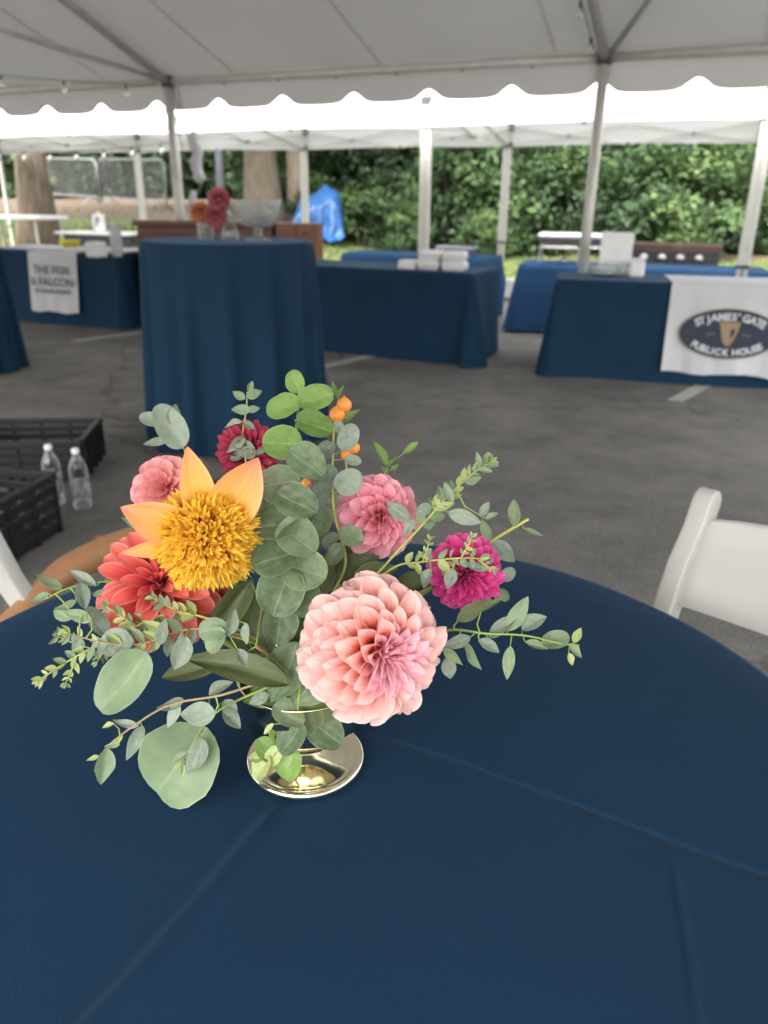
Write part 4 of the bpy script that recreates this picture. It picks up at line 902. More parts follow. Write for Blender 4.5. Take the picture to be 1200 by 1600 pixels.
# ================================================================== CHAIRS
def folding_chair(loc, rz, label, h_=.80):
    t = thing('folding_chair', label, 'chair', loc, rz, 'white resin folding chairs')
    cl = [(.285, h_ - .03), (.262, h_ - .08), (.215, .66), (.165, .55), (.1, .45), (-.02, .27), (-.2, 0)]
    def stile(x):
        mb = MB(); w_ = .03; outl = []
        P = [Vector(p) for p in cl]
        d0 = (P[0] - P[1]).normalized(); n0 = Vector((-d0.y, d0.x)); k = 9
        for i in range(k): a = math.pi * i / (k - 1); outl.append(P[0] + n0 * w_ * math.cos(a) + d0 * w_ * math.sin(a))
        nor = []
        for i in range(len(P)): d = (P[max(0, i - 1)] - P[min(len(P) - 1, i + 1)]).normalized(); nor.append(Vector((-d.y, d.x)))
        ww = [w_, w_, w_, w_ * .9, w_ * .8, w_ * .75, w_ * .7]
        rt_ = [P[i] - nor[i] * ww[i] for i in range(1, len(P))]; lf = [P[i] + nor[i] * ww[i] for i in range(1, len(P))]
        nn = len(P) - 1; L_ = [outl[0]] + lf; R_ = [outl[-1]] + rt_
        for sx in (-.019, .019):
            for p in outl: mb.vert((x + sx, p.x, p.y))
            for p in lf: mb.vert((x + sx, p.x, p.y))
            for p in rt_: mb.vert((x + sx, p.x, p.y))
        m = k + 2 * nn
        loop = list(range(k)) + [k + nn + i for i in range(nn)] + [k + i for i in range(nn - 1, -1, -1)]
        for i in range(len(loop)): j = (i + 1) % len(loop); mb.face((loop[i], loop[j], loop[j] + m, loop[i] + m))
        mb.face(list(range(k))); mb.face([q + m for q in range(k)][::-1])
        Ls = [0] + [k + i for i in range(nn)]; Rs = [k - 1] + [k + nn + i for i in range(nn)]
        for i in range(nn): mb.face((Ls[i], Rs[i], Rs[i + 1], Ls[i + 1])); mb.face((Ls[i] + m, Ls[i + 1] + m, Rs[i + 1] + m, Rs[i] + m))
        bm = bmesh.new(); me = mb.mesh('stile', M['resin'], True); bm.from_mesh(me); bmesh.ops.recalc_face_normals(bm, faces=bm.faces); bm.to_mesh(me); bm.free()
        o = link('stile', me, t); bevel(o, .005, 3); return o
    stile(-.205); stile(.205)
    for x in (-.17, .17):
        bevel(MB().bar((x, .02, .43), (x, .3, .0), .028, .036).build('rear_leg', M['resin'], t), .006)
    bevel(MB().box((0, -.04, .445), (.38, .38, .03)).build('seat', M['resin'], t), .012, 3)
    for i, z in ((0, .1), (1, .15)): bevel(MB().box((0, -.13 if i == 0 else .2, z), (.38 if i == 0 else .3, .03, .03)).build('stretcher', M['resin'], t), .006)
    # curved back panel
    mb = MB(); nx, nz = 16, 6
    def cen(z):
        for (y0, z0), (y1, z1) in zip(cl[:-1], cl[1:]):
            if z <= z0 and z >= z1: return lerp(y1, y0, (z - z1) / (z0 - z1))
        return cl[0][0]
    for sd in (-1, 1):
        for j in range(nz + 1):
            for i in range(nx + 1):
                q = i / nx * 2 - 1; arch = .010 * (1 - q * q)
                z = lerp(.595 - arch, h_ - .055 + arch, j / nz); y = cen(z) + .03 * (1 - q * q) + sd * .009
                mb.vert((q * .19, y, z))
    st = (nx + 1) * (nz + 1)
    for j in range(nz):
        for i in range(nx): q = j * (nx + 1) + i; mb.face((q, q + 1, q + nx + 2, q + nx + 1)); mb.face((q + st, q + st + nx + 1, q + st + nx + 2, q + st + 1))
    for i in range(nx):
        mb.face((i, i + st, i + 1 + st, i + 1)); q = nz * (nx + 1) + i; mb.face((q, q + 1, q + 1 + st, q + st))
    for j in range(nz):
        q = j * (nx + 1); mb.face((q, q + nx + 1, q + nx + 1 + st, q + st)); q += nx; mb.face((q, q + st, q + st + nx + 1, q + nx + 1))
    bevel(mb.build('back_panel', M['resin'], t, True), .004, 2)
    return t
def chair_at(px, py, rz, side, label):      # put the top of one stile where the photo shows it
    q = pz(px, py, .79); v = Matrix.Rotation(rz, 3, 'Z') @ Vector((side * .205, .285, 0)); folding_chair((q.x - v.x, q.y - v.y, 0), rz, label)
chair_at(1106, 772, R(-44), -1, 'white resin folding chair with curved back panel beside the table')
chair_at(-92, 728, R(72), 1, 'white resin folding chair with only a slanting stile showing by crates')
# ================================================================== BEYOND THE CANOPIES
def barrier(a, b, label):
    a, b = Vector(a), Vector(b); d = b - a; L_ = math.hypot(d.x, d.y); t = thing('crowd_barrier', label, 'barrier', a, 0, 'galvanised crowd barriers')
    d = b - a; zz = Vector((0, 0, 1))
    f = MB(); f.tube([zz * .02, zz * 1.02, zz * 1.1 + d * .03, zz * 1.1 + d * .97, d + zz * 1.02, d + zz * .02], .022, 8); f.build('frame', M['galv'], t, True)
    MB().tube([zz * .2, d + zz * .2], .018, 6).build('bottom_rail', M['galv'], t)
    for i in range(1, 18): MB().tube([d * (i / 18) + zz * .2, d * (i / 18) + zz * 1.1], .011, 6).build('bar', M['galv'], t)
    n = Vector((-d.y, d.x, 0)).normalized() * .3
    for k in (.12, .88): MB().tube([d * k - n, d * k - n * .7 + zz * .06, d * k + zz * .2, d * k + n * .7 + zz * .06, d * k + n], .014, 6).build('foot', M['galv'], t)
def gp(x, Y): p = py_(x, 330, Y); return Vector((p.x, p.y, height(p.x, p.y)))
b0, b1, b2 = gp(60, 23.5), gp(158, 21.6), gp(162, 21.5); b3 = gp(262, 19.7); b4 = gp(266, 19.6); b5 = gp(360, 18.6)
barrier(b0, b1, 'steel crowd barrier nearest the pale tree trunk on the bank'); barrier(b2, b3, 'steel crowd barrier between its twin and the tent post, lower on the bank')
q = gp(347, 16.0); t = thing('lamp_pole', 'slim dark grey lamp pole behind the tall cocktail table', 'pole', q)
MB().tube([(0, 0, 0), (0, 0, 6)], [.08, .06], 14).build('shaft', M['pole_grey'], t, True); MB().lathe([(0, 0), (.16, 0), (.16, .03), (.1, .08), (.085, .2)], 16).build('base', M['pole_grey'], t)
bevel(MB().box((0, -.3, 6.02), (.25, .7, .09)).build('lamp_head', M['pole_grey'], t), .03)
# tarp over a heap
q = gp(492, 17.6); q = gp(496, 18.2); t = thing('blue_tarp', 'bright blue tarp bundled over a heap beside the tree trunk', 'tarp', q)
mb = MB(); n, m = 44, 26
prof = [(.55, .25), (.5, .8), (.42, 1.12), (.25, 1.2), (0, 1.12), (-.25, .98), (-.42, .86), (-.47, .8), (-.49, .6), (-.5, .45), (-.53, .3), (-.66, .12), (-.78, .02)]
for j in range(m + 1):
    f = j / m * (len(prof) - 1); k = min(len(prof) - 2, int(f)); y0, z0 = [lerp(prof[k][i], prof[k + 1][i], f - k) for i in (0, 1)]
    for i in range(n + 1):
        s = i / n * 2 - 1; dn = max(0, (j / m - .5) * 2); nz = noise.noise(Vector((s * 2.4, j * .16, 4)))
        edge = 1 - abs(s) ** 6 * .75
        mb.vert((s * .62 * (1 + .12 * dn * math.sin(j)) + .05 * nz, y0 + .09 * dn * math.sin(s * 13 + j * .15) + .12 * nz, max(.0, (z0 + .24 * s * sst(0, .8, z0) + .16 * nz) * edge)))
for j in range(m):
    for i in range(n): k = j * (n + 1) + i; mb.face((k, k + 1, k + n + 2, k + n + 1))
t.scale = (.95, .95, .86); mb.build('sheet', M['tarp'], t, True)
# string lights
def string(pts, n, label, drop=.09, r=.02):
    P = [Vector(p) for p in pts]; t = thing('string_light', label, 'string light', P[0]); o = P[0]
    MB().tube([p - o for p in P], .004, 5).build('cord', M['joint'], t)
    M.setdefault('bulb', glass_mat('clear_bulb', (.98, .96, .9)))
    seg = len(P) - 1
    for i in range(n):
        f = (i + .5) / n * seg; k = min(seg - 1, int(f)); c = P[k].lerp(P[k + 1], f - k) - o
        s = MB().lathe([(0, 0), (.011, 0), (.013, -.035), (0, -.035)], 10, tuple(c)).build('socket', M['joint'], t)
        MB().lathe([(.011, -.035), (.02, -.05), (r, -.075), (.022, -.1), (0, -.108)], 14, tuple(c)).build('bulb', M['bulb'], s, True)
def sag(a, b, s, n=14): return [a.lerp(b, i / n) + Vector((0, 0, -s * 4 * (i / n) * (1 - i / n))) for i in range(n + 1)]
string(sag(T(-4.37, .05, 1.85), T(-8.74, .05, 1.95), .12), 11, 'string of clear bulbs drooping from the tall post towards the pale tree')
string(sag(T(-4.4, -.15, 2.36), T(-8.4, -1.9, 2.85), .12), 7, 'string of clear bulbs hanging under the roof brace')
string(sag(T(-.06, -.1, 2.42), T(-.08, -4.1, 3.75), .06), 8, 'string of clear bulbs running up the roof rafter')
# rolled sidewall hanging beside the post
q = T(-4.37 + .16, .12, 0)
def roll(z0, z1, r, label, dx):
    b = T(-4.37 + dx, .1, 0); t = thing('rolled_sidewall', label, 'fabric roll', b); n = 10
    MB().tube([(.015 * math.sin(i * 1.3), 0, lerp(z0, z1, i / n)) for i in range(n + 1)], [r * (1 + .15 * math.sin(i * 2.1)) * (.5 if i in (0, n) else 1) for i in range(n + 1)], 12).build('roll', M['white_cloth'], t, True)
    MB().tube([(0, 0, z0), (-.1, -.06, z1 + .2), (-.12, -.1, EAVE - .05)] if z1 > 1.8 else [(0, 0, z1), (-.04, -.03, z1 + .25), (-.1, -.1, 2.1)], .004, 5).build('tie', M['joint'], t)
roll(1.45, 1.95, .06, 'short white fabric roll tied beside the silver tent post', .21); roll(.02, 1.38, .05, 'long white fabric roll standing against the silver tent post', .13)
M['trousers'] = basic('charcoal_trousers', (.02, .02, .024), rough=.9, sheen=.2)
# ================================================================== THE PERSON CROUCHING BEHIND THE TABLE
def skin_body(joints, edges, sub=2):
    me = bpy.data.meshes.new('body'); me.from_pydata([j[0] for j in joints], edges, []); o = bpy.data.objects.new('body', me); COL.objects.link(o)
    m = o.modifiers.new('skin', 'SKIN'); m.use_smooth_shade = True; m.branch_smoothing = .6
    for v, j in zip(me.skin_vertices[0].data, joints):
        r = j[1]; v.radius = (r, r) if not isinstance(r, tuple) else r
    me.skin_vertices[0].data[0].use_root = True
    s = o.modifiers.new('sub', 'SUBSURF'); s.levels = s.render_levels = sub
    dg = bpy.context.evaluated_depsgraph_get(); out = bpy.data.meshes.new_from_object(o.evaluated_get(dg)); bpy.data.objects.remove(o); return out
J = []; ED = []
def jn(p, r, par=None): J.append((Vector(p), r)); k = len(J) - 1; (ED.append((par, k)) if par is not None else None); return k
pel = jn((-.05, 2.13, .27), .13); sp = jn((-.15, 2.04, .37), .118, pel); ch = jn((-.295, 1.92, .45), .128, sp); nk = jn((-.37, 1.845, .515), .056, ch); hd = jn((-.395, 1.80, .56), (.072, .078), nk); ht = jn((-.41, 1.775, .615), (.074, .088), hd); jn((-.412, 1.775, .645), (.055, .065), ht)
# left arm of the picture: bare, stretched towards the chair
s1 = jn((-.455, 1.87, .50), .062, ch); u1 = jn((-.545, 1.80, .515), .049, s1); e1 = jn((-.66, 1.66, .527), .039, u1); f1 = jn((-.715, 1.56, .526), .037, e1); w1 = jn((-.755, 1.455, .505), .025, f1); h1 = jn((-.775, 1.41, .49), (.034, .019), w1); k1 = jn((-.79, 1.375, .478), (.036, .016), h1)
for a, l in ((-.028, .075), (-.010, .085), (.009, .08), (.026, .065)):
    b = jn((-.79 + a * .9, 1.355, .474), .0088, k1); c = jn((-.797 + a, 1.355 - l * .5, .465), .0082, b); jn((-.80 + a, 1.355 - l * .95, .446), .0072, c)
tb_ = jn((-.742, 1.40, .482), .0095, h1); jn((-.728, 1.365, .466), .008, tb_)
# other arm, hand resting on the knee
s2 = jn((-.20, 1.78, .485), .06, ch); e2 = jn((-.10, 1.68, .33), .042, s2); w2_ = jn((-.20, 1.58, .24), .027, e2); h2 = jn((-.225, 1.545, .215), (.035, .02), w2_)
for a, l in ((-.026, .06), (-.009, .07), (.009, .066), (.025, .055)):
    b = jn((-.232 + a, 1.515, .207), .0088, h2); jn((-.24 + a, 1.515 - l, .19), .0075, b)
jn((-.265, 1.53, .208), .009, h2)
# legs: sitting on the heels
for sx in (-1, 1):
    hp = jn((-.07 + sx * .09, 2.10, .21), .098, pel); kn = jn((-.22 + sx * .14, 1.70, .12), .066, hp); cf = jn((-.13 + sx * .12, 1.95, .075), .056, kn); an = jn((-.07 + sx * .1, 2.19, .055), .038, cf); jn((-.06 + sx * .1, 2.28, .034), .03, an)
bm_ = skin_body(J, ED); bm_.materials.clear(); bm_.materials.append(M['skin'])
PB = Vector((-.2, 1.9, 0)); per = thing('person', 'person in black crouching behind the table, one bare arm stretched towards chair', 'person', PB)
for v in bm_.vertices: v.co -= PB
link('body', bm_, per)
def garment(name, mat, test, off, cuts=()):
    bm = bmesh.new(); bm.from_mesh(bm_)
    for co, no in cuts: bmesh.ops.bisect_plane(bm, geom=bm.verts[:] + bm.edges[:] + bm.faces[:], plane_co=Vector(co) - PB, plane_no=no)
    bm.normal_update()
    bmesh.ops.delete(bm, geom=[f for f in bm.faces if not test(f.calc_center_median() + PB)], context='FACES')
    bm.verts.ensure_lookup_table(); seen = set(); best = []
    for v in bm.verts:                       # keep the one connected piece
        if v in seen: continue
        st = [v]; comp = []; seen.add(v)
        while st:
            a = st.pop(); comp.append(a)
            for e in a.link_edges:
                b = e.other_vert(a)
                if b not in seen: seen.add(b); st.append(b)
        if len(comp) > len(best): best = comp
    keep = set(best); bmesh.ops.delete(bm, geom=[v for v in bm.verts if v not in keep], context='VERTS')
    for v in bm.verts: v.co += v.normal * off
    me = bpy.data.meshes.new(name); bm.to_mesh(me); bm.free(); me.materials.clear(); me.materials.append(M[mat]); o = link(name, me, per)
    s = o.modifiers.new('cloth', 'SOLIDIFY'); s.thickness = .004; s.offset = 0
    return o
def near(p, a, b):
    ab = b - a; t_ = min(1, max(0, (p - a).dot(ab) / ab.dot(ab))); return (p - a - ab * t_).length
arm = lambda p: p.x < -.545
ND = (J[ht][0] - J[nk][0]).normalized(); NC_ = J[nk][0] + ND * .012
head = lambda p: (p - NC_).dot(ND) > 0 and near(p, J[nk][0], J[ht][0]) < .16
AD = (J[e2][0] - J[s2][0]).normalized(); AC = J[s2][0].lerp(J[e2][0], .55)
arm2 = lambda p: (p - AC).dot(AD) > 0 and min(near(p, J[s2][0], J[e2][0]), near(p, J[e2][0], J[w2_][0]), near(p, J[w2_][0], Vector((-.24, 1.42, .18)))) < .085
low = lambda p: p.z < .27
HC = J[ht][0] + Vector((.004, .008, .012)); HN = Vector((.4, .7, .55)).normalized()
cutH = (NC_, ND)
garment('shirt', 'shirt', lambda p: not arm(p) and not head(p) and not low(p) and not arm2(p), .007, [((-.545, 0, 0), (1, 0, 0)), cutH, ((0, 0, .27), (0, 0, 1)), (AC, AD)])
garment('trousers', 'trousers', lambda p: low(p) and not arm2(p) and p.y < 2.2, .009, [((0, 0, .27), (0, 0, 1)), ((0, 2.2, 0), (0, 1, 0)), (AC, AD)])
garment('hair', 'hair', lambda p: head(p) and (p - HC).dot(HN) > 0, .012, [(HC, HN), cutH])
for sx in (-1, 1):
    c = Vector((-.437, 1.70, .600)) + Vector((.8, -.5, 0)).normalized() * .028 * sx - PB
    MB().lathe([(0, -.006), (.005, -.003), (.006, 0), (.005, .003), (0, .006)], 10, tuple(c)).build('eye', M['hair'], per, True)
nz_ = Vector((-.447, 1.693, .577)) - PB
MB().tube([nz_ + Vector((.006, .012, .022)), nz_ + Vector((-.004, -.006, .002)), nz_ + Vector((.002, .008, -.006))], [.006, .011, .008], 8).build('nose', M['skin'], per, True)
# ================================================================== VASE
VX0 = pz(478, 1190, TOP); VB = Vector((VX0.x, VX0.y, TOP + .002))
t = thing('gold_vase', 'champagne gold footed vase holding the bouquet on navy table', 'vase', VB)
MB().lathe([(0, 0), (.06, 0), (.0625, .002), (.0632, .005), (.0615, .0085), (.058, .0095), (.055, .0078), (.05, .007), (.04, .0078), (.03, .0105), (.021, .0155), (.015, .022)], 72).build('foot', M['gold'], t, True)
MB().lathe([(.015, .0215), (.013, .027), (.017, .031), (.013, .035)], 40).build('stem', M['gold'], t, True)
MB().lathe([(.013, .0345), (.03, .037), (.046, .044), (.057, .056), (.063, .072), (.0655, .09), (.066, .11), (.0675, .112), (.0665, .113), (.064, .11), (.062, .09), (.058, .072), (.05, .058), (.03, .045), (0, .041)], 64).build('bowl', M['gold'], t, True)
MB().lathe([(0, .112), (.03, .114), (.05, .108), (.062, .096), (0, .09)], 24).build('moss', M['stem'], t, True)
NECK = VB + Vector((0, 0, .105))
# ================================================================== DAHLIAS
def petal_mesh(L, W, b0, b1, cup, tip=.35, nl=10, nw=6, wbase=.32, wmax=.6, wav=0, seed=0, ridge=0, point=0):
    """one petal growing along +z, face towards +y, bending back towards -y by b0..b0+b1"""
    mb = MB(); y = z = sp_ = 0; rows = []; rg = random.Random(seed)
    for i in range(nl + 1):
        s = 1 - (1 - i / nl) ** 1.35; a = b0 + b1 * s ** 1.5; ds = (s - sp_) * L; sp_ = s
        if i: y -= math.sin(a) * ds; z += math.cos(a) * ds
        if s < wmax: w_ = W * lerp(wbase, 1, math.sin(s / wmax * math.pi / 2) ** .9)
        else: q = (s - wmax) / (1 - wmax); w_ = W * max(.004, (1 - q ** 2.3)) ** .58 * (1 - .25 * q ** 6) * (1 - point * q ** 2)
        c = cup * lerp(1.25, .75, s) * (1 + tip * max(0, s - .75) * 4)
        row = []
        ny, nz = math.cos(a), math.sin(a)
        for j in range(nw + 1):
            q = j / nw * 2 - 1; x = w_ * math.sin(q * c) / c; of = w_ * (1 - math.cos(q * c)) / c + wav * W * math.sin(s * 7 + seed) * q * s + ridge * W * math.cos(q * 11 + seed) * math.sin(math.pi * min(1, s * 1.1)) 
            row.append(mb.vert((x, y + ny * of, z + nz * of)))
        rows.append(row)
    for i in range(nl):
        for j in range(nw):
            mb.face((rows[i][j], rows[i][j + 1], rows[i + 1][j + 1], rows[i + 1][j]), ((j / nw, U_(i / nl)), ((j + 1) / nw, U_(i / nl)), ((j + 1) / nw, U_((i + 1) / nl)), (j / nw, U_((i + 1) / nl))))
    return mb
U_ = lambda f: 1 - (1 - f) ** 1.35
def frame_to(axis, spin=0):
    return axis.normalized().to_track_quat('Z', 'Y').to_matrix().to_4x4() @ Matrix.Rotation(spin, 4, 'Z')
def stem_to_vase(t, c, axis, back, r=.0035, mat='stem'):
    inv = t.matrix_basis.inverted(); a = c - axis * back; b = NECK + (Vector((c.x, c.y, 0)) - Vector((NECK.x, NECK.y, 0))).normalized() * .02
    m1 = a - axis * .05; m1 = m1.lerp(b, .35)
    pts = []
    for i in range(9): s = i / 8; pts.append(inv @ ((a * (1 - s) ** 2 + m1 * 2 * s * (1 - s) + b * s * s)))
    MB().tube(pts, r, 8).build('stem', M[mat], t, True)
    mb = MB(); mb.lathe([(0, -back - .004), (.3 * back, -back), (.55 * back, -back * .7), (.5 * back, -back * .5), (0, -back * .4)], 14); mb.build('calyx', M['stem'], t, True)
def dahlia(px, py, rpx, depth, tilt, label, mat, n, W, phim=112, pw=.7, bend=(-.25, 1.0), cup=1.0, core=.2, Lk=(.3, .62), spin=0, cmat=None, seed=0, wmin=.26, wbase=.32, jit=.05, nearly=.45):
    """tilt = where the flower's centre sits inside its outline, in photo pixels from the outline's centre"""
    c = pd(px, py, depth); Rr = rpx / F * depth
    tx, ty = tilt[0] / rpx, tilt[1] / rpx
    axis = (RIGHT * tx - UP * ty + BACK * math.sqrt(max(.05, 1 - tx * tx - ty * ty)))
    # view direction at that pixel is slightly off axis
    vdir = (CAM - c).normalized(); axis = (RIGHT * tx - UP * ty + vdir * math.sqrt(max(.05, 1 - tx * tx - ty * ty))).normalized()
    t = thing('dahlia', label, 'flower', M=Matrix.Translation(c) @ frame_to(axis, spin))
    rg = random.Random(seed); NC = 9; meshes = {}
    for k in range(NC):
        tt = (k + .5) / NC; ws = lerp(wmin, 1, min(1, tt / nearly) ** 1.1); L = Rr * lerp(Lk[0], Lk[1], min(1, tt / .5))
        for v in range(3):
            mb = petal_mesh(L * (1 + .06 * (v - 1)), Rr * W * ws, bend[0] * min(1, tt * 2 + .3), bend[1] * lerp(.3, 1, min(1, tt / .6)), cup * lerp(1.5, 1, min(1, tt / .35)), seed=seed + v + k, wbase=lerp(.6, wbase, min(1, tt * 2.5)), wav=.04)
            meshes[k, v] = mb.mesh('petal', M[cmat] if (cmat and tt < .3) else M[mat], True)
    r0 = Rr * core
    for i in range(n):
        s = (i + .5) / n; phi = R(phim) * s ** pw + rg.uniform(-jit, jit) * min(1, s * 3); th = i * 2.39996 + rg.uniform(-jit, jit) * 1.5
        d = Vector((math.sin(phi) * math.cos(th), math.sin(phi) * math.sin(th), math.cos(phi)))
        e = Vector((math.cos(th), math.sin(th), 0)); nn = Vector((0, 0, 1)) * math.sin(phi) - e * math.cos(phi)
        x = nn.cross(d)
        B = Matrix((x, nn, d)).transposed().to_4x4()
        k = min(NC - 1, int(s * NC)); sc = 1 + rg.uniform(-jit, jit)
        base = d * r0 * lerp(.9, 1.0, s) + Vector((0, 0, Rr * .12 * (1 - s)))
        link('petal', meshes[k, rg.randrange(3)], t, Matrix.Translation(base) @ B @ Matrix.Rotation(rg.uniform(-jit, jit) * 2, 4, 'Z') @ Matrix.Rotation(rg.uniform(-jit, jit), 4, 'X') @ Matrix.Diagonal((sc, sc, sc, 1)))
    mb = MB(); mb.lathe([(0, -r0 * 1.15), (r0 * .8, -r0 * .8), (r0 * 1.12, 0), (r0 * .85, r0 * .75), (0, r0 * 1.1)], 16); mb.build('core', M[mat], t, True)
    stem_to_vase(t, c, axis, Rr * .55)
    return t, c, axis, Rr
dahlia(579, 1012, 119, .665, (62, 36), 'large peach-pink dahlia with cupped petals above the gold vase foot', 'p_pink', 168, .26, phim=114, pw=.74, bend=(-.42, 1.2), cup=1.2, cmat='p_pinkc', seed=1, Lk=(.2, .68), core=.31, wmin=.08, nearly=.6, wbase=.55, jit=.045)
dahlia(590, 806, 75, .79, (28, 4), 'rose-pink dahlia tucked behind the large peach-pink one', 'p_mid', 96, .23, phim=115, pw=.66, bend=(-.3, 1.0), cup=1.1, seed=2, Lk=(.34, .70))
dahlia(726, 893, 68, .76, (10, 14), 'magenta dahlia beside the large peach-pink one', 'p_mag', 120, .17, phim=116, pw=.62, bend=(-.25, .8), cup=1.15, seed=3, Lk=(.32, .70))
dahlia(388, 706, 56, .86, (-8, 10), 'burgundy ball dahlia behind the tall round-leaved stem', 'p_burg', 130, .15, phim=118, pw=.6, bend=(-.3, .7), cup=1.3, seed=4, Lk=(.36, .7))
dahlia(252, 918, 96, .735, (-6, -26), 'coral-red dahlia under the yellow frilled bloom', 'p_coral', 70, .18, phim=100, pw=.62, bend=(-.25, .95), cup=.8, seed=5, Lk=(.4, .88), wbase=.4, jit=.09)
dahlia(262, 764, 56, .82, (-6, -10), 'salmon-pink dahlia behind the yellow frilled bloom', 'p_back', 54, .30, phim=104, pw=.62, bend=(-.2, .8), cup=.9, seed=6, Lk=(.42, .78), wbase=.4)
dahlia(330, 940, 46, .775, (4, 4), 'small dusky coral dahlia low between red dahlia and leaves', 'p_coral', 46, .26, phim=100, seed=8, Lk=(.4, .76))
# ---- yellow anemone-flowered dahlia
def anemone(px, py, rpx, depth, label):
    c = pd(px, py, depth); Rr = rpx / F * depth; vdir = (CAM - c).normalized()
    axis = (vdir + RIGHT * .10 - UP * .22).normalized(); Mx = Matrix.Translation(c) @ frame_to(axis)
    t = thing('anemone_dahlia', label, 'flower', M=Mx); inv = Mx.inverted().to_3x3(); rg = random.Random(21)
    # broad guard petals behind the cushion, set by their direction in the picture plane
    for k, (ang, L, W, back) in enumerate(((104, 1.66, .34, .12), (60, 1.68, .5, .08), (156, 1.55, .42, .1), (187, 1.42, .18, .3), (38, 1.25, .34, .55), (250, 1.0, .36, .6), (300, 1.05, .36, .6), (345, 1.05, .34, .5))):
        a = R(ang); e = inv @ (RIGHT * math.cos(a) + UP * math.sin(a)); e.z = 0; e.normalize(); d = (e + Vector((0, 0, .45 - back * 1.2))).normalized()
        side = Vector((0, 0, 1)).cross(d).normalized(); nn = d.cross(side).normalized()
        if nn.z < 0: nn = -nn; side = -side
        B = Matrix((nn.cross(d), nn, d)).transposed().to_4x4()
        me = petal_mesh(L * Rr, W * Rr, -.2, .62, .85, nl=14, nw=12, wbase=.5, wmax=.46, seed=k, wav=.1, ridge=.035, point=.5).mesh('guard_petal', M['p_yel'], True)
        link('guard_petal', me, t, Matrix.Translation(e * Rr * .1 + Vector((0, 0, -Rr * .12))) @ B)
    # cushion of frilled tube florets
    mb = MB(); n = 480
    for i in range(n):
        s = (i + .5) / n; phi = R(98) * s ** .56; th = i * 2.39996 + rg.uniform(-.1, .1)
        phi += rg.uniform(-.06, .06); d = Vector((math.sin(phi) * math.cos(th), math.sin(phi) * math.sin(th), math.cos(phi) * .9 + .02)).normalized()
        d = (d + Vector((rg.gauss(0, .12), rg.gauss(0, .12), rg.gauss(0, .08)))).normalized()
        base = Vector((math.sin(phi) * math.cos(th), math.sin(phi) * math.sin(th), math.cos(phi) * .75)) * Rr * .5
        L = Rr * rg.uniform(.36, .52) * lerp(.82, 1, s); r1 = Rr * .026; r2 = Rr * rg.uniform(.05, .08)
        x = d.orthogonal().normalized(); x = Matrix.Rotation(rg.uniform(0, 6.28), 3, d) @ x; y = d.cross(x); sg = 5; rings = []
        bx = Vector((rg.gauss(0, .1), rg.gauss(0, .1), rg.gauss(0, .1))) * L
        for (f, rad) in ((0, r1), (.55, r1 * 1.5), (.82, r2)):
            rings.append([mb.vert(base + d * L * f + bx * f * f + (x * math.cos(k * 2 * math.pi / sg) + y * math.sin(k * 2 * math.pi / sg)) * rad) for k in range(sg)])
        for k in range(sg):
            k2 = (k + 1) % sg
            for q, (v0, v1) in enumerate(((0, .55), (.55, .8))): mb.face((rings[q][k], rings[q][k2], rings[q + 1][k2], rings[q + 1][k]), ((.2, v0), (.8, v0), (.8, v1), (.2, v1)))
        for k in range(0, sg, 1):             # pointed lobes round the mouth
            if rg.random() < .18: continue
            k2 = (k + 1) % sg; am = (k + .5) * 2 * math.pi / sg; fl = rg.uniform(1.0, 1.75)
            tp = mb.vert(base + d * L * rg.uniform(.95, 1.12) + bx + (x * math.cos(am) + y * math.sin(am)) * r2 * fl)
            mb.face((rings[2][k], rings[2][k2], tp), ((.2, .8), (.8, .8), (.5, 1)))
    tag(mb.build('floret_cushion', M['floret'], t, True), kind='stuff')
    MB().lathe([(0, -Rr * .4), (Rr * .4, -Rr * .25), (Rr * .62, 0), (Rr * .5, Rr * .3), (0, Rr * .42)], 20).build('core', M['floret'], t, True)
    stem_to_vase(t, c, axis, Rr * .6)
anemone(325, 840, 88, .685, 'yellow frilled anemone dahlia with broad apricot outer petals')
# ================================================================== FOLIAGE
def leaf_mesh(kind, seed):
    rg = random.Random(seed); mb = MB(); nl, nw = 12, 6; rows = []
    fold = rg.uniform(.05, .4); curl = rg.uniform(-.45, .5); tw = rg.uniform(-.5, .5); rag = rg.uniform(.0, .025); SS = []
    for i in range(nl + 1):
        s = (1 - math.cos(math.pi * i / nl)) / 2; SS.append(s)
        if kind == 'round': w_ = .5 * math.sqrt(max(0, 1 - (2 * s - 1) ** 2)) ** .92 * (1 - .12 * (s - .5)) + (.0)
        elif kind == 'oval': w_ = .5 * math.sin(math.pi * s ** .82) ** .8 * .98
        else: w_ = .5 * math.sin(math.pi * s ** .72) ** 1.1
        w_ = max(w_, .012) * (1 + rag * math.sin(s * 17 + seed)); row = []
        for j in range(nw + 1):
            q = j / nw * 2 - 1
            z = fold * abs(q) * w_ + curl * (s - .4) ** 2 - .05 * math.sin(s * 6 + q * 3 + seed) * w_ + tw * q * w_ * (s - .5)
            row.append(mb.vert((q * w_, s, z)))
        rows.append(row)
    for i in range(nl):
        for j in range(nw):
            mb.face((rows[i][j], rows[i][j + 1], rows[i + 1][j + 1], rows[i + 1][j]), ((j / nw, SS[i]), ((j + 1) / nw, SS[i]), ((j + 1) / nw, SS[i + 1]), (j / nw, SS[i + 1])))
    return mb
LM = {}
def lmesh(kind, mat, v):
    if (kind, mat, v) not in LM: LM[kind, mat, v] = leaf_mesh(kind, hash((kind == 'round', kind == 'oval', v)) % 1000 + v).mesh('leaf', M[mat], True)
    return LM[kind, mat, v]
rl = random.Random(77); CUR = []
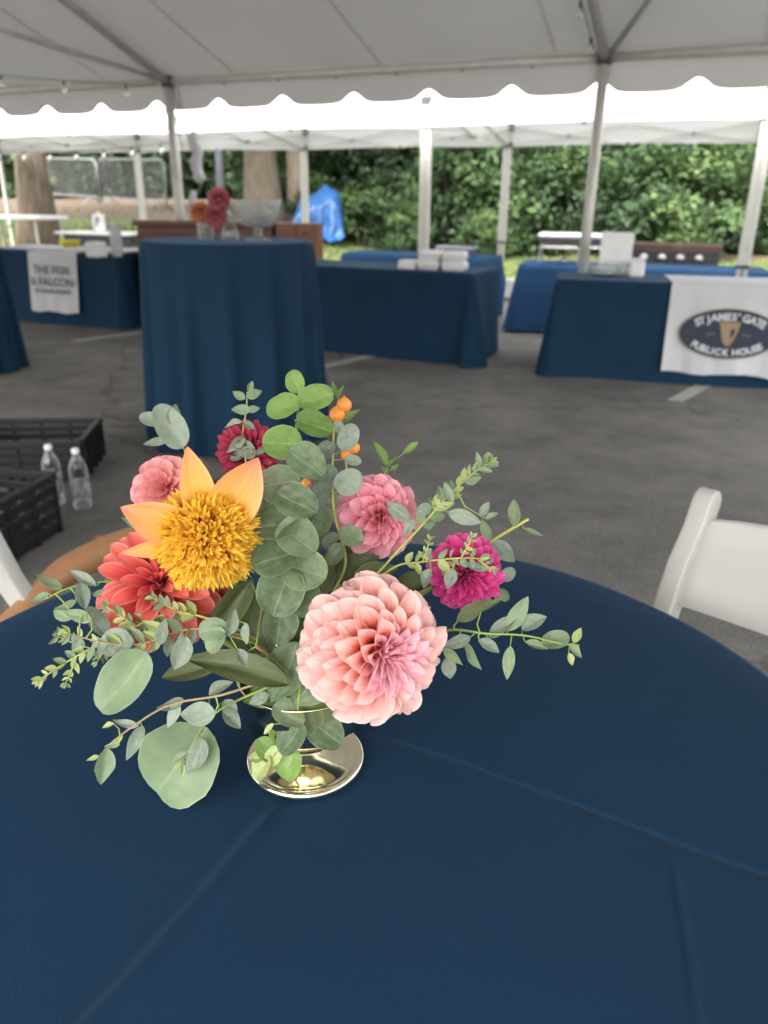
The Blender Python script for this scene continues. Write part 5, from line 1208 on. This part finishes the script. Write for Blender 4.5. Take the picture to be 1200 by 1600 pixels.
def put_leaf(t, base, direc, L, W, kind, mat, facing, roll=0):
    """leaf from base along direc, its face turned as near to `facing` as that allows"""
    y = direc.normalized(); z = (facing - y * facing.dot(y)); z = z.normalized() if z.length > 1e-4 else y.orthogonal().normalized(); x = y.cross(z)
    B = Matrix((x * W, y * L, z * L)).transposed().to_4x4(); B.translation = base
    return link('leaf', lmesh(kind, mat, rl.randrange(6)), t, t.matrix_basis.inverted() @ B @ Matrix.Rotation(roll, 4, 'Y'))
def leafpx(t, cx, cy, lpx, wpx, ang, depth, kind, mat, lean=0, roll=None):
    """leaf whose outline is centred at a photo pixel: length and width in pixels, ang = direction of its tip (deg, anticlockwise from right)"""
    c = pd(cx, cy, depth); a = R(ang); d = RIGHT * math.cos(a) + UP * math.sin(a); vdir = (CAM - c).normalized()
    d = (d + vdir * lean).normalized(); L = lpx / F * depth; W = wpx / F * depth
    b = c - d * L / 2; q = min(CUR, key=lambda p: (p - b).length); gap = (q - b).length
    if .0025 < gap < .07: MB().tube([q - CUR[0], (q.lerp(b, .5) - d * gap * .15) - CUR[0], b + d * L * .04 - CUR[0]], [.0009, .0007, .0005], 5).build('leaf_stalk', M['stem'], t)
    return put_leaf(t, b, d, L, W, kind, mat, (vdir + UP * .35 + RIGHT * rl.uniform(-.25, .25)).normalized(), roll if roll is not None else R(rl.uniform(-22, 22)))
def smooth_path(P, k=6):
    out = []
    for i in range(len(P) - 1):
        p0, p1, p2, p3 = P[max(0, i - 1)], P[i], P[i + 1], P[min(len(P) - 1, i + 2)]
        for j in range(k):
            s = j / k; out.append(.5 * ((2 * p1) + (p2 - p0) * s + (2 * p0 - 5 * p1 + 4 * p2 - p3) * s * s + (3 * p1 - p0 - 3 * p2 + p3) * s ** 3))
    out.append(P[-1]); return out
def sprig(path, label, r=(.0022, .0008), mat='stem', root=True, name='eucalyptus_sprig'):
    """path: photo pixels with depth, from the bouquet outwards"""
    P = [pd(*p) for p in path]
    if root: P = [NECK + (P[0] - NECK).normalized() * .015, NECK.lerp(P[0], .55) + Vector((0, 0, .01))] + P
    P = smooth_path(P); t = thing(name, label, 'foliage', P[0]); n = len(P); CUR[:] = P
    MB().tube([p - P[0] for p in P], [lerp(r[0], r[1], i / (n - 1)) for i in range(n)], 7).build('stem', M[mat], t, True)
    return t, P
def tiny(t, P, start, n, lpx, wr, kind, mats, depth=.72, spread=60, pair=True, grow=(1.1, .55), side=True):
    """small leaves in pairs along a stem, with short side shoots"""
    N_ = len(P)
    for i in range(n):
        f = lerp(start, .985, i / max(1, n - 1)); k = min(N_ - 2, int(f * (N_ - 1))); b = P[k].lerp(P[k + 1], f * (N_ - 1) - k); d = (P[k + 1] - P[k]).normalized()
        sc = lerp(grow[0], grow[1], i / max(1, n - 1)) * rl.uniform(.7, 1.25); L = lpx / F * depth * sc; vdir = (CAM - b).normalized(); ax = d.cross(vdir).normalized()
        for s in ((-1, 1) if pair else (1 if i % 2 else -1,)):
            if rl.random() < .1: continue
            a = R(spread * rl.uniform(.6, 1.3)); dd = d * math.cos(a) + ax * s * math.sin(a) + vdir * rl.uniform(-.35, .35)
            put_leaf(t, b, dd, L * rl.uniform(.75, 1.15), L * wr * rl.uniform(.8, 1.2), kind, rl.choice(mats), (vdir + UP * rl.uniform(-.2, .7) + RIGHT * rl.uniform(-.5, .5)).normalized(), R(rl.uniform(-30, 30)))
    for q in range(3):
        d = (P[-1] - P[-3]).normalized(); put_leaf(t, P[-1] - d * .001, (d + RIGHT * rl.uniform(-.4, .4) + UP * rl.uniform(-.4, .4)), lpx / F * depth * .5, lpx / F * depth * .22, 'lance', mats[-1], (CAM - P[-1]).normalized())
def shoot(t, P, f, dpx, ang, n, lpx, mats, mat='stem_y', depth=.72):
    """short side shoot with tiny leaves, part of the same sprig"""
    k = min(len(P) - 1, int(f * (len(P) - 1))); b = P[k]; a = R(ang); L = dpx / F * depth; d = RIGHT * math.cos(a) + UP * math.sin(a) + BACK * rl.uniform(-.2, .4)
    Q = [b + d * L * s + UP * (.12 * L * s * s) for s in (0, .35, .7, 1)]; MB().tube([p - P[0] for p in Q], [.0009, .0008, .0006, .0004], 5).build('side_shoot', M[mat], t, True)
    tiny(t, smooth_path(Q, 3), .2, n, lpx, .42, 'oval', mats, depth, 50, True, (1, .6))
E_ = {}
# tall round-leaved stem in the middle
t, P = sprig([(440, 985, .72), (440, 905, .708), (444, 820, .71), (455, 735, .726), (464, 660, .745), (468, 612, .757), (463, 590, .757)], 'tall stem of round silver-dollar leaves rising through the bouquet centre', (.0022, .001))
for cx, cy, l, w_, a, d, m_ in ((461, 597, 38, 30, 108, .752, 'l_fresh'), (443, 637, 56, 46, 196, .745, 'l_fresh'), (493, 624, 58, 42, 12, .747, 'l_fresh'), (491, 665, 60, 50, -20, .735, 'l_fresh'), (441, 692, 62, 54, 178, .728, 'l_fresh'),
        (478, 724, 66, 60, -38, .716, 'l_round'), (435, 754, 70, 56, 188, .71, 'l_round'), (464, 786, 72, 58, -28, .70, 'l_round'), (431, 820, 76, 74, 190, .695, 'l_round'), (464, 842, 72, 70, -40, .69, 'l_round'),
        (433, 872, 80, 74, 200, .686, 'l_round'), (477, 892, 74, 70, -20, .69, 'l_round'), (440, 925, 80, 76, 250, .688, 'l_round'), (472, 935, 66, 60, -60, .70, 'l_round'), (436, 976, 62, 56, 260, .70, 'l_round')):
    leafpx(t, cx, cy, l, w_, a, d, 'round', m_, lean=rl.uniform(-.1, .25))
# blue-grey stem right of it, with orange berries at its head
t, P = sprig([(540, 880, .76), (522, 800, .765), (520, 720, .775), (523, 655, .785)], 'slim stem of blue-grey round leaves beside the rose-pink dahlia', (.0018, .001), 'stem_y')
for cx, cy, l, w_, a, k_ in ((546, 684, 46, 34, 60, 'l_grey'), (546, 754, 48, 40, 35, 'l_grey'), (508, 742, 40, 34, 160, 'l_grey'), (508, 708, 40, 28, 230, 'l_grey'), (512, 778, 36, 28, 130, 'l_grey'), (549, 838, 40, 34, -20, 'l_round'), (503, 818, 44, 30, 250, 'l_round'), (523, 866, 40, 26, -130, 'l_round'), (530, 668, 24, 16, 120, 'l_grey'), (504, 765, 30, 22, 200, 'l_grey'), (518, 846, 32, 24, 220, 'l_grey'), (552, 720, 26, 18, -10, 'l_grey')):
    leafpx(t, cx, cy, l, w_, a, .765 + rl.uniform(-.01, .012), 'round', k_, lean=rl.uniform(-.2, .2))
t, P = sprig([(548, 800, .80), (540, 720, .80), (534, 660, .80), (528, 615, .80)], 'thin berry twig with orange fruits above the blue-grey leaves', (.0016, .0007), 'stem_y', name='berry_twig')
for cx, cy, r_ in ((538, 633, 12), (527, 648, 13), (553, 700, 10), (541, 711, 9), (478, 757, 9)):
    c = pd(cx, cy, .797); rr = r_ / F * .797; b = MB().lathe([(0, -rr), (rr * .6, -rr * .82), (rr * .98, -rr * .2), (rr * .92, rr * .45), (rr * .4, rr * .95), (rr * .12, rr * 1.02), (.0006, rr * 1.3), (0, rr * 1.3)], 16).build('berry', M['berry'], t, True); b.matrix_basis = t.matrix_basis.inverted() @ Matrix.Translation(c)
    k = min(range(len(P)), key=lambda i: (P[i] - c).length); MB().tube([P[k] - P[0], c - P[0]], .0006, 5).build('berry_stalk', M['stem'], t)
for cx, cy, l, w_, a in ((522, 606, 26, 8, 105), (533, 612, 24, 8, 60), (550, 650, 36, 12, 40), (512, 655, 20, 9, 160)): leafpx(t, cx, cy, l, w_, a, .80, 'lance', 'l_fresh')
# upper left leaf and little top sprig
t, P = sprig([(330, 850, .80), (305, 760, .82), (289, 705, .825), (270, 672, .825), (240, 645, .825)], 'single grey-green stem tip with broad leaf above salmon dahlia', (.0016, .0006))
for cx, cy, l, w_, a, k_ in ((267, 668, 76, 46, 118, 'round'), (235, 656, 34, 24, 165, 'round'), (244, 690, 38, 14, 190, 'oval'), (287, 690, 22, 12, 60, 'oval'), (250, 640, 16, 8, 120, 'lance'), (272, 648, 34, 24, 80, 'oval')): leafpx(t, cx, cy, l, w_, a, .822, k_, 'l_grey')
t, P = sprig([(400, 780, .83), (384, 720, .835), (379, 680, .84), (385, 640, .84), (386, 612, .84)], 'fine upright sprig in front of the burgundy dahlia', (.0014, .0006), 'stem_y')
for cx, cy, l, w_, a, k_ in ((373, 618, 22, 15, 150, 'oval'), (397, 616, 26, 16, 20, 'oval'), (377, 640, 30, 17, 180, 'oval'), (362, 663, 34, 10, 195, 'lance'), (390, 665, 22, 12, -30, 'oval'), (365, 690, 40, 12, 205, 'lance'), (385, 702, 34, 26, -40, 'round'), (372, 715, 26, 18, 200, 'oval'), (396, 640, 20, 12, 10, 'oval'), (392, 604, 18, 9, 60, 'oval'), (408, 706, 20, 10, 20, 'oval')): leafpx(t, cx, cy, l, w_, a, .838, k_, 'l_pale' if cy < 660 else 'l_grey')
# right side sprigs
t, P = sprig([(600, 885, .74), (660, 820, .745), (705, 770, .75), (745, 735, .755), (768, 722, .76)], 'feathery yellow-green sprig reaching up right past the rose-pink dahlia', (.0016, .0006), 'stem_y')
tiny(t, P, .5, 15, 30, .42, 'oval', ['l_pale', 'l_pale', 'l_lime'], .75, 45)
for cx, cy, l, w_, a, k_ in ((728, 803, 54, 20, -5, 'oval'), (700, 770, 34, 14, 115, 'oval'), (757, 795, 26, 14, 60, 'oval'), (620, 802, 48, 22, 150, 'oval'), (660, 795, 30, 18, 200, 'oval'), (640, 825, 30, 14, 240, 'oval'), (770, 808, 22, 10, 20, 'oval')): leafpx(t, cx, cy, l, w_, a, .745, k_, 'l_grey' if w_ > 13 else 'l_pale')
t, P = sprig([(610, 890, .72), (660, 878, .72), (720, 872, .715), (762, 874, .715)], 'fine budding sprig lying across the magenta dahlia', (.0013, .0006), 'stem_y')
tiny(t, P, .5, 9, 24, .42, 'oval', ['l_pale', 'l_lime', 'l_grey'], .715, 55)
for f, a in ((.6, 70), (.72, -60), (.82, 60), (.9, -40)): shoot(t, P, f, 34, a, 4, 16, ['l_lime', 'l_pale'], depth=.715)
for cx, cy, l, w_, a in ((705, 905, 34, 22, -100), (668, 905, 34, 18, -110), (745, 885, 40, 14, -10)): leafpx(t, cx, cy, l, w_, a, .712, 'oval', 'l_grey')
t, P = sprig([(700, 900, .79), (760, 852, .79), (790, 832, .79), (826, 811, .79)], 'stout green stem tip with paired leaves beyond the magenta dahlia', (.002, .0016), 'stem_y')
for cx, cy, l, w_, a, k_ in ((800, 801, 44, 17, 100, 'oval'), (758, 828, 36, 16, 115, 'oval'), (789, 859, 46, 26, -35, 'oval'), (834, 829, 34, 7, -12, 'lance'), (794, 898, 26, 20, 40, 'round'), (787, 930, 22, 16, -60, 'round'), (778, 935, 16, 10, 60, 'oval')): leafpx(t, cx, cy, l, w_, a, .79, k_, 'l_pale' if w_ < 18 else 'l_grey')
t, P = sprig([(640, 1010, .73), (700, 985, .715), (760, 990, .705), (820, 993, .70), (880, 1006, .70), (905, 1008, .70)], 'long eucalyptus sprig stretching right over the navy cloth', (.0018, .0007), 'stem')
for cx, cy, l, w_, a, k_, m_ in ((812, 960, 62, 26, 55, 'oval', 'l_pale'), (786, 978, 58, 22, 40, 'oval', 'l_grey'), (834, 973, 44, 28, 30, 'oval', 'l_grey'), (868, 1003, 44, 34, 10, 'round', 'l_pale'), (897, 1018, 30, 16, -50, 'oval', 'l_pale'), (903, 993, 26, 14, 60, 'oval', 'l_lime'), (795, 1035, 52, 20, -95, 'oval', 'l_pale'), (838, 1010, 38, 14, -20, 'oval', 'l_pale'), (735, 1030, 62, 9, -62, 'lance', 'l_pale'), (745, 962, 66, 16, 15, 'lance', 'l_dark'), (712, 1000, 48, 18, 190, 'oval', 'l_grey'), (700, 1045, 34, 24, -80, 'oval', 'l_grey'), (712, 1020, 40, 10, -20, 'lance', 'l_pale'), (765, 1010, 40, 20, -30, 'oval', 'l_grey'), (770, 945, 46, 12, 30, 'lance', 'l_dark'), (890, 1030, 20, 12, -80, 'oval', 'l_lime')):
    leafpx(t, cx, cy, l, w_, a, .703 + rl.uniform(-.006, .008), k_, m_)
t, P = sprig([(590, 790, .81), (600, 745, .815), (606, 728, .815)], 'short green bud sprig standing above the rose-pink dahlia', (.0014, .0007), 'stem_y')
for cx, cy, l, w_, a in ((642, 700, 30, 13, 35), (594, 708, 44, 14, 118), (618, 732, 18, 6, 20), (600, 735, 16, 6, 150), (616, 722, 30, 5, 45)): leafpx(t, cx, cy, l, w_, a, .815, 'oval' if w_ > 8 else 'lance', 'l_fresh')
# left side sprigs
t, P = sprig([(330, 968, .70), (265, 958, .695), (190, 990, .69), (120, 1025, .685), (62, 1062, .68)], 'yellow-green feathery sprig reaching furthest down left over the cloth', (.0016, .0006), 'stem_y')
tiny(t, P, .4, 17, 30, .42, 'oval', ['l_lime', 'l_pale', 'l_lime'], .69, 42)
for f, a, n_ in ((.45, 160, 5), (.55, 215, 5), (.62, 150, 5), (.7, 240, 4), (.78, 165, 4), (.85, 250, 4)): shoot(t, P, f, 52, a, n_, 22, ['l_lime', 'l_pale'], depth=.69)
t, P = sprig([(330, 950, .74), (260, 920, .735), (180, 908, .73), (110, 918, .725), (72, 936, .72)], 'grey-leaved sprig running left below the coral-red dahlia', (.0015, .0006), 'stem')
for cx, cy, l, w_, a, k_ in ((130, 905, 46, 18, 150, 'oval'), (132, 930, 44, 24, -80, 'oval'), (75, 915, 44, 16, 165, 'oval'), (62, 935, 34, 14, 205, 'oval'), (175, 900, 34, 14, 150, 'lance'), (165, 928, 40, 12, 10, 'lance'), (190, 898, 30, 12, 30, 'oval'), (205, 818, 40, 10, 150, 'lance'), (215, 830, 34, 9, 170, 'lance'), (225, 935, 50, 18, 200, 'oval'), (100, 945, 40, 14, 190, 'oval'), (92, 965, 40, 14, 175, 'oval')): leafpx(t, cx, cy, l, w_, a, .725, k_, 'l_pale' if w_ < 17 else 'l_grey')
t, P = sprig([(345, 985, .69), (285, 985, .68), (225, 1005, .675), (170, 1005, .67), (105, 990, .668)], 'pale sprig of narrow leaves crossing below the coral-red dahlia', (.0015, .0006), 'stem_b')
tiny(t, P, .45, 11, 34, .36, 'oval', ['l_grey', 'l_pale', 'l_lime'], .675, 48)
for cx, cy, l, w_, a, k_, m_ in ((152, 975, 62, 26, -60, 'oval', 'l_grey'), (180, 1005, 60, 46, 190, 'oval', 'l_grey'), (198, 1062, 112, 72, 232, 'round', 'l_pale'), (278, 1020, 58, 32, 245, 'oval', 'l_grey'), (205, 1035, 60, 20, 250, 'oval', 'l_grey'), (255, 985, 44, 20, 80, 'oval', 'l_grey'), (120, 965, 50, 18, 170, 'oval', 'l_pale')): leafpx(t, cx, cy, l, w_, a, .672 + rl.uniform(-.004, .006), k_, m_)
t, P = sprig([(420, 1060, .70), (350, 1085, .69), (270, 1100, .685), (215, 1130, .685), (165, 1170, .69), (148, 1205, .69)], 'arching sprig hanging low left with narrow grey leaves', (.0016, .0007), 'stem_b')
for cx, cy, l, w_, a, k_, m_ in ((158, 1194, 58, 28, 250, 'oval', 'l_pale'), (210, 1158, 58, 22, 242, 'oval', 'l_grey'), (196, 1132, 40, 14, 170, 'oval', 'l_grey'), (265, 1100, 48, 20, 190, 'oval', 'l_grey'), (272, 1118, 42, 20, 250, 'oval', 'l_grey'), (184, 1158, 24, 9, 220, 'lance', 'l_lime'), (168, 1134, 22, 9, 200, 'lance', 'l_lime'), (145, 1185, 22, 8, 200, 'lance', 'l_lime'), (310, 1115, 54, 38, 180, 'oval', 'l_grey'), (175, 1165, 26, 10, 190, 'oval', 'l_pale')): leafpx(t, cx, cy, l, w_, a, .687, k_, m_)
t, P = sprig([(425, 1070, .715), (370, 1095, .72), (330, 1120, .73), (300, 1165, .74), (290, 1195, .745)], 'drooping sprig ending in one very large round grey-green leaf', (.0016, .0007), 'stem')
leafpx(t, 280, 1192, 140, 128, 232, .755, 'round', 'l_pale', lean=-.1, roll=0)
for cx, cy, l, w_, a, k_, m_ in ((308, 1182, 60, 34, 245, 'oval', 'l_grey'), (360, 1105, 30, 24, -40, 'oval', 'l_grey'), (362, 1123, 40, 24, -50, 'oval', 'l_grey'), (280, 1185, 32, 12, 215, 'oval', 'l_pale'), (275, 1200, 26, 6, 240, 'lance', 'l_lime'), (285, 1205, 22, 6, 260, 'lance', 'l_lime'), (345, 1075, 44, 22, 30, 'oval', 'l_grey')): leafpx(t, cx, cy, l, w_, a, .738, k_, m_)
# broad dark leaves and a low round-leaved sprig over the vase
t, P = sprig([(430, 1030, .72), (400, 1010, .70)], 'cluster of broad olive leaves at the bouquet base', (.0022, .0015), 'stem_b')
for cx, cy, l, w_, a, d, m_ in ((348, 948, 128, 40, 222, .715, 'l_dark'), (372, 1046, 168, 52, 165, .695, 'l_dark'), (300, 1048, 100, 42, 195, .71, 'l_dark'), (400, 960, 90, 50, 70, .735, 'l_dark'), (390, 1000, 80, 60, 150, .735, 'l_dark'), (450, 1050, 100, 70, 250, .715, 'l_round'), (480, 1075, 70, 60, 230, .72, 'l_round'), (420, 1085, 80, 40, 190, .74, 'l_dark'), (520, 980, 80, 50, 80, .76, 'l_dark'), (500, 900, 80, 56, 60, .78, 'l_dark'), (560, 890, 80, 46, 30, .78, 'l_dark'), (440, 850, 80, 56, 120, .79, 'l_dark'), (650, 920, 90, 40, 20, .77, 'l_dark'), (330, 880, 80, 44, 200, .78, 'l_dark'), (318, 745, 60, 36, 100, .85, 'l_dark'), (470, 1000, 90, 60, 200, .745, 'l_dark'), (540, 860, 70, 46, 60, .81, 'l_dark'), (495, 830, 66, 44, 80, .82, 'l_dark'), (400, 800, 80, 50, 100, .82, 'l_dark'), (585, 900, 80, 40, 20, .75, 'l_dark')):
    leafpx(t, cx, cy, l, w_, a, d, 'oval', m_)
t, P = sprig([(330, 985, .675), (345, 975, .668)], 'little round-leaved tip curling in front of the olive leaves', (.0012, .0007), 'stem_y')
for cx, cy, l, w_, a, k_ in ((333, 985, 46, 38, 190, 'round'), (340, 1000, 44, 34, 250, 'round'), (364, 972, 44, 20, 70, 'oval'), (352, 990, 24, 12, 20, 'oval'), (335, 972, 20, 7, 100, 'lance'), (376, 1028, 30, 18, -70, 'oval'), (388, 990, 34, 14, -80, 'oval')): leafpx(t, cx, cy, l, w_, a, .664, k_, 'l_pale' if w_ > 30 else 'l_grey')
t, P = sprig([(470, 1060, .72), (465, 1110, .725), (455, 1160, .735), (425, 1195, .745)], 'low sprig of round leaves with lime tip over the gold foot', (.002, .001), 'stem')
for cx, cy, l, w_, a, d, m_ in ((450, 1118, 56, 50, 150, .722, 'l_round'), (458, 1152, 60, 52, 240, .728, 'l_round'), (507, 1143, 66, 58, -40, .732, 'l_round'), (451, 1194, 52, 50, 250, .738, 'l_fresh'), (414, 1170, 40, 34, 120, .742, 'l_fresh'), (412, 1198, 44, 34, 250, .74, 'l_lime'), (428, 1180, 34, 26, 60, .738, 'l_lime'), (402, 1184, 26, 20, 190, .742, 'l_lime'), (404, 1090, 34, 18, 200, .72, 'l_grey'), (430, 1080, 30, 20, 160, .72, 'l_grey'), (422, 1140, 24, 10, 230, .725, 'l_lime')):
    leafpx(t, cx, cy, l, w_, a, d, 'round' if w_ > 22 else 'oval', m_)
# blooms in the tumbler far behind
def small_bloom(c, r, mat, label, n=40, up=1):
    t = thing('dahlia', label, 'flower', M=Matrix.Translation(c) @ frame_to(Vector((.1, -.8, .6))))
    me = petal_mesh(r * .8, r * .3, -.2, .8, .9, nl=4, nw=3).mesh('petal', M[mat], True)
    for i in range(n):
        s = (i + .5) / n; phi = R(125) * s ** .6; th = i * 2.39996; d = Vector((math.sin(phi) * math.cos(th), math.sin(phi) * math.sin(th), math.cos(phi))); e = Vector((math.cos(th), math.sin(th), 0)); nn = Vector((0, 0, 1)) * math.sin(phi) - e * math.cos(phi)
        B = Matrix((nn.cross(d), nn, d)).transposed().to_4x4(); link('petal', me, t, Matrix.Translation(d * r * .2) @ B)
    inv = t.matrix_basis.inverted(); MB().tube([inv @ c, inv @ Vector((-.985, 4.42, CT + .02))], .003, 6).build('stem', M['stem'], t)
small_bloom(Vector((-1.0, 4.40, 1.235)), .062, 'p_amber' if 'p_amber' in M else 'p_back', 'dusky orange bloom in the cut-glass tumbler')
small_bloom(Vector((-.90, 4.42, 1.30)), .066, 'p_dusk', 'upper dusky pink bloom above the bud vase'); small_bloom(Vector((-.92, 4.41, 1.215)), .064, 'p_dusk', 'lower dusky pink bloom beside the orange one')
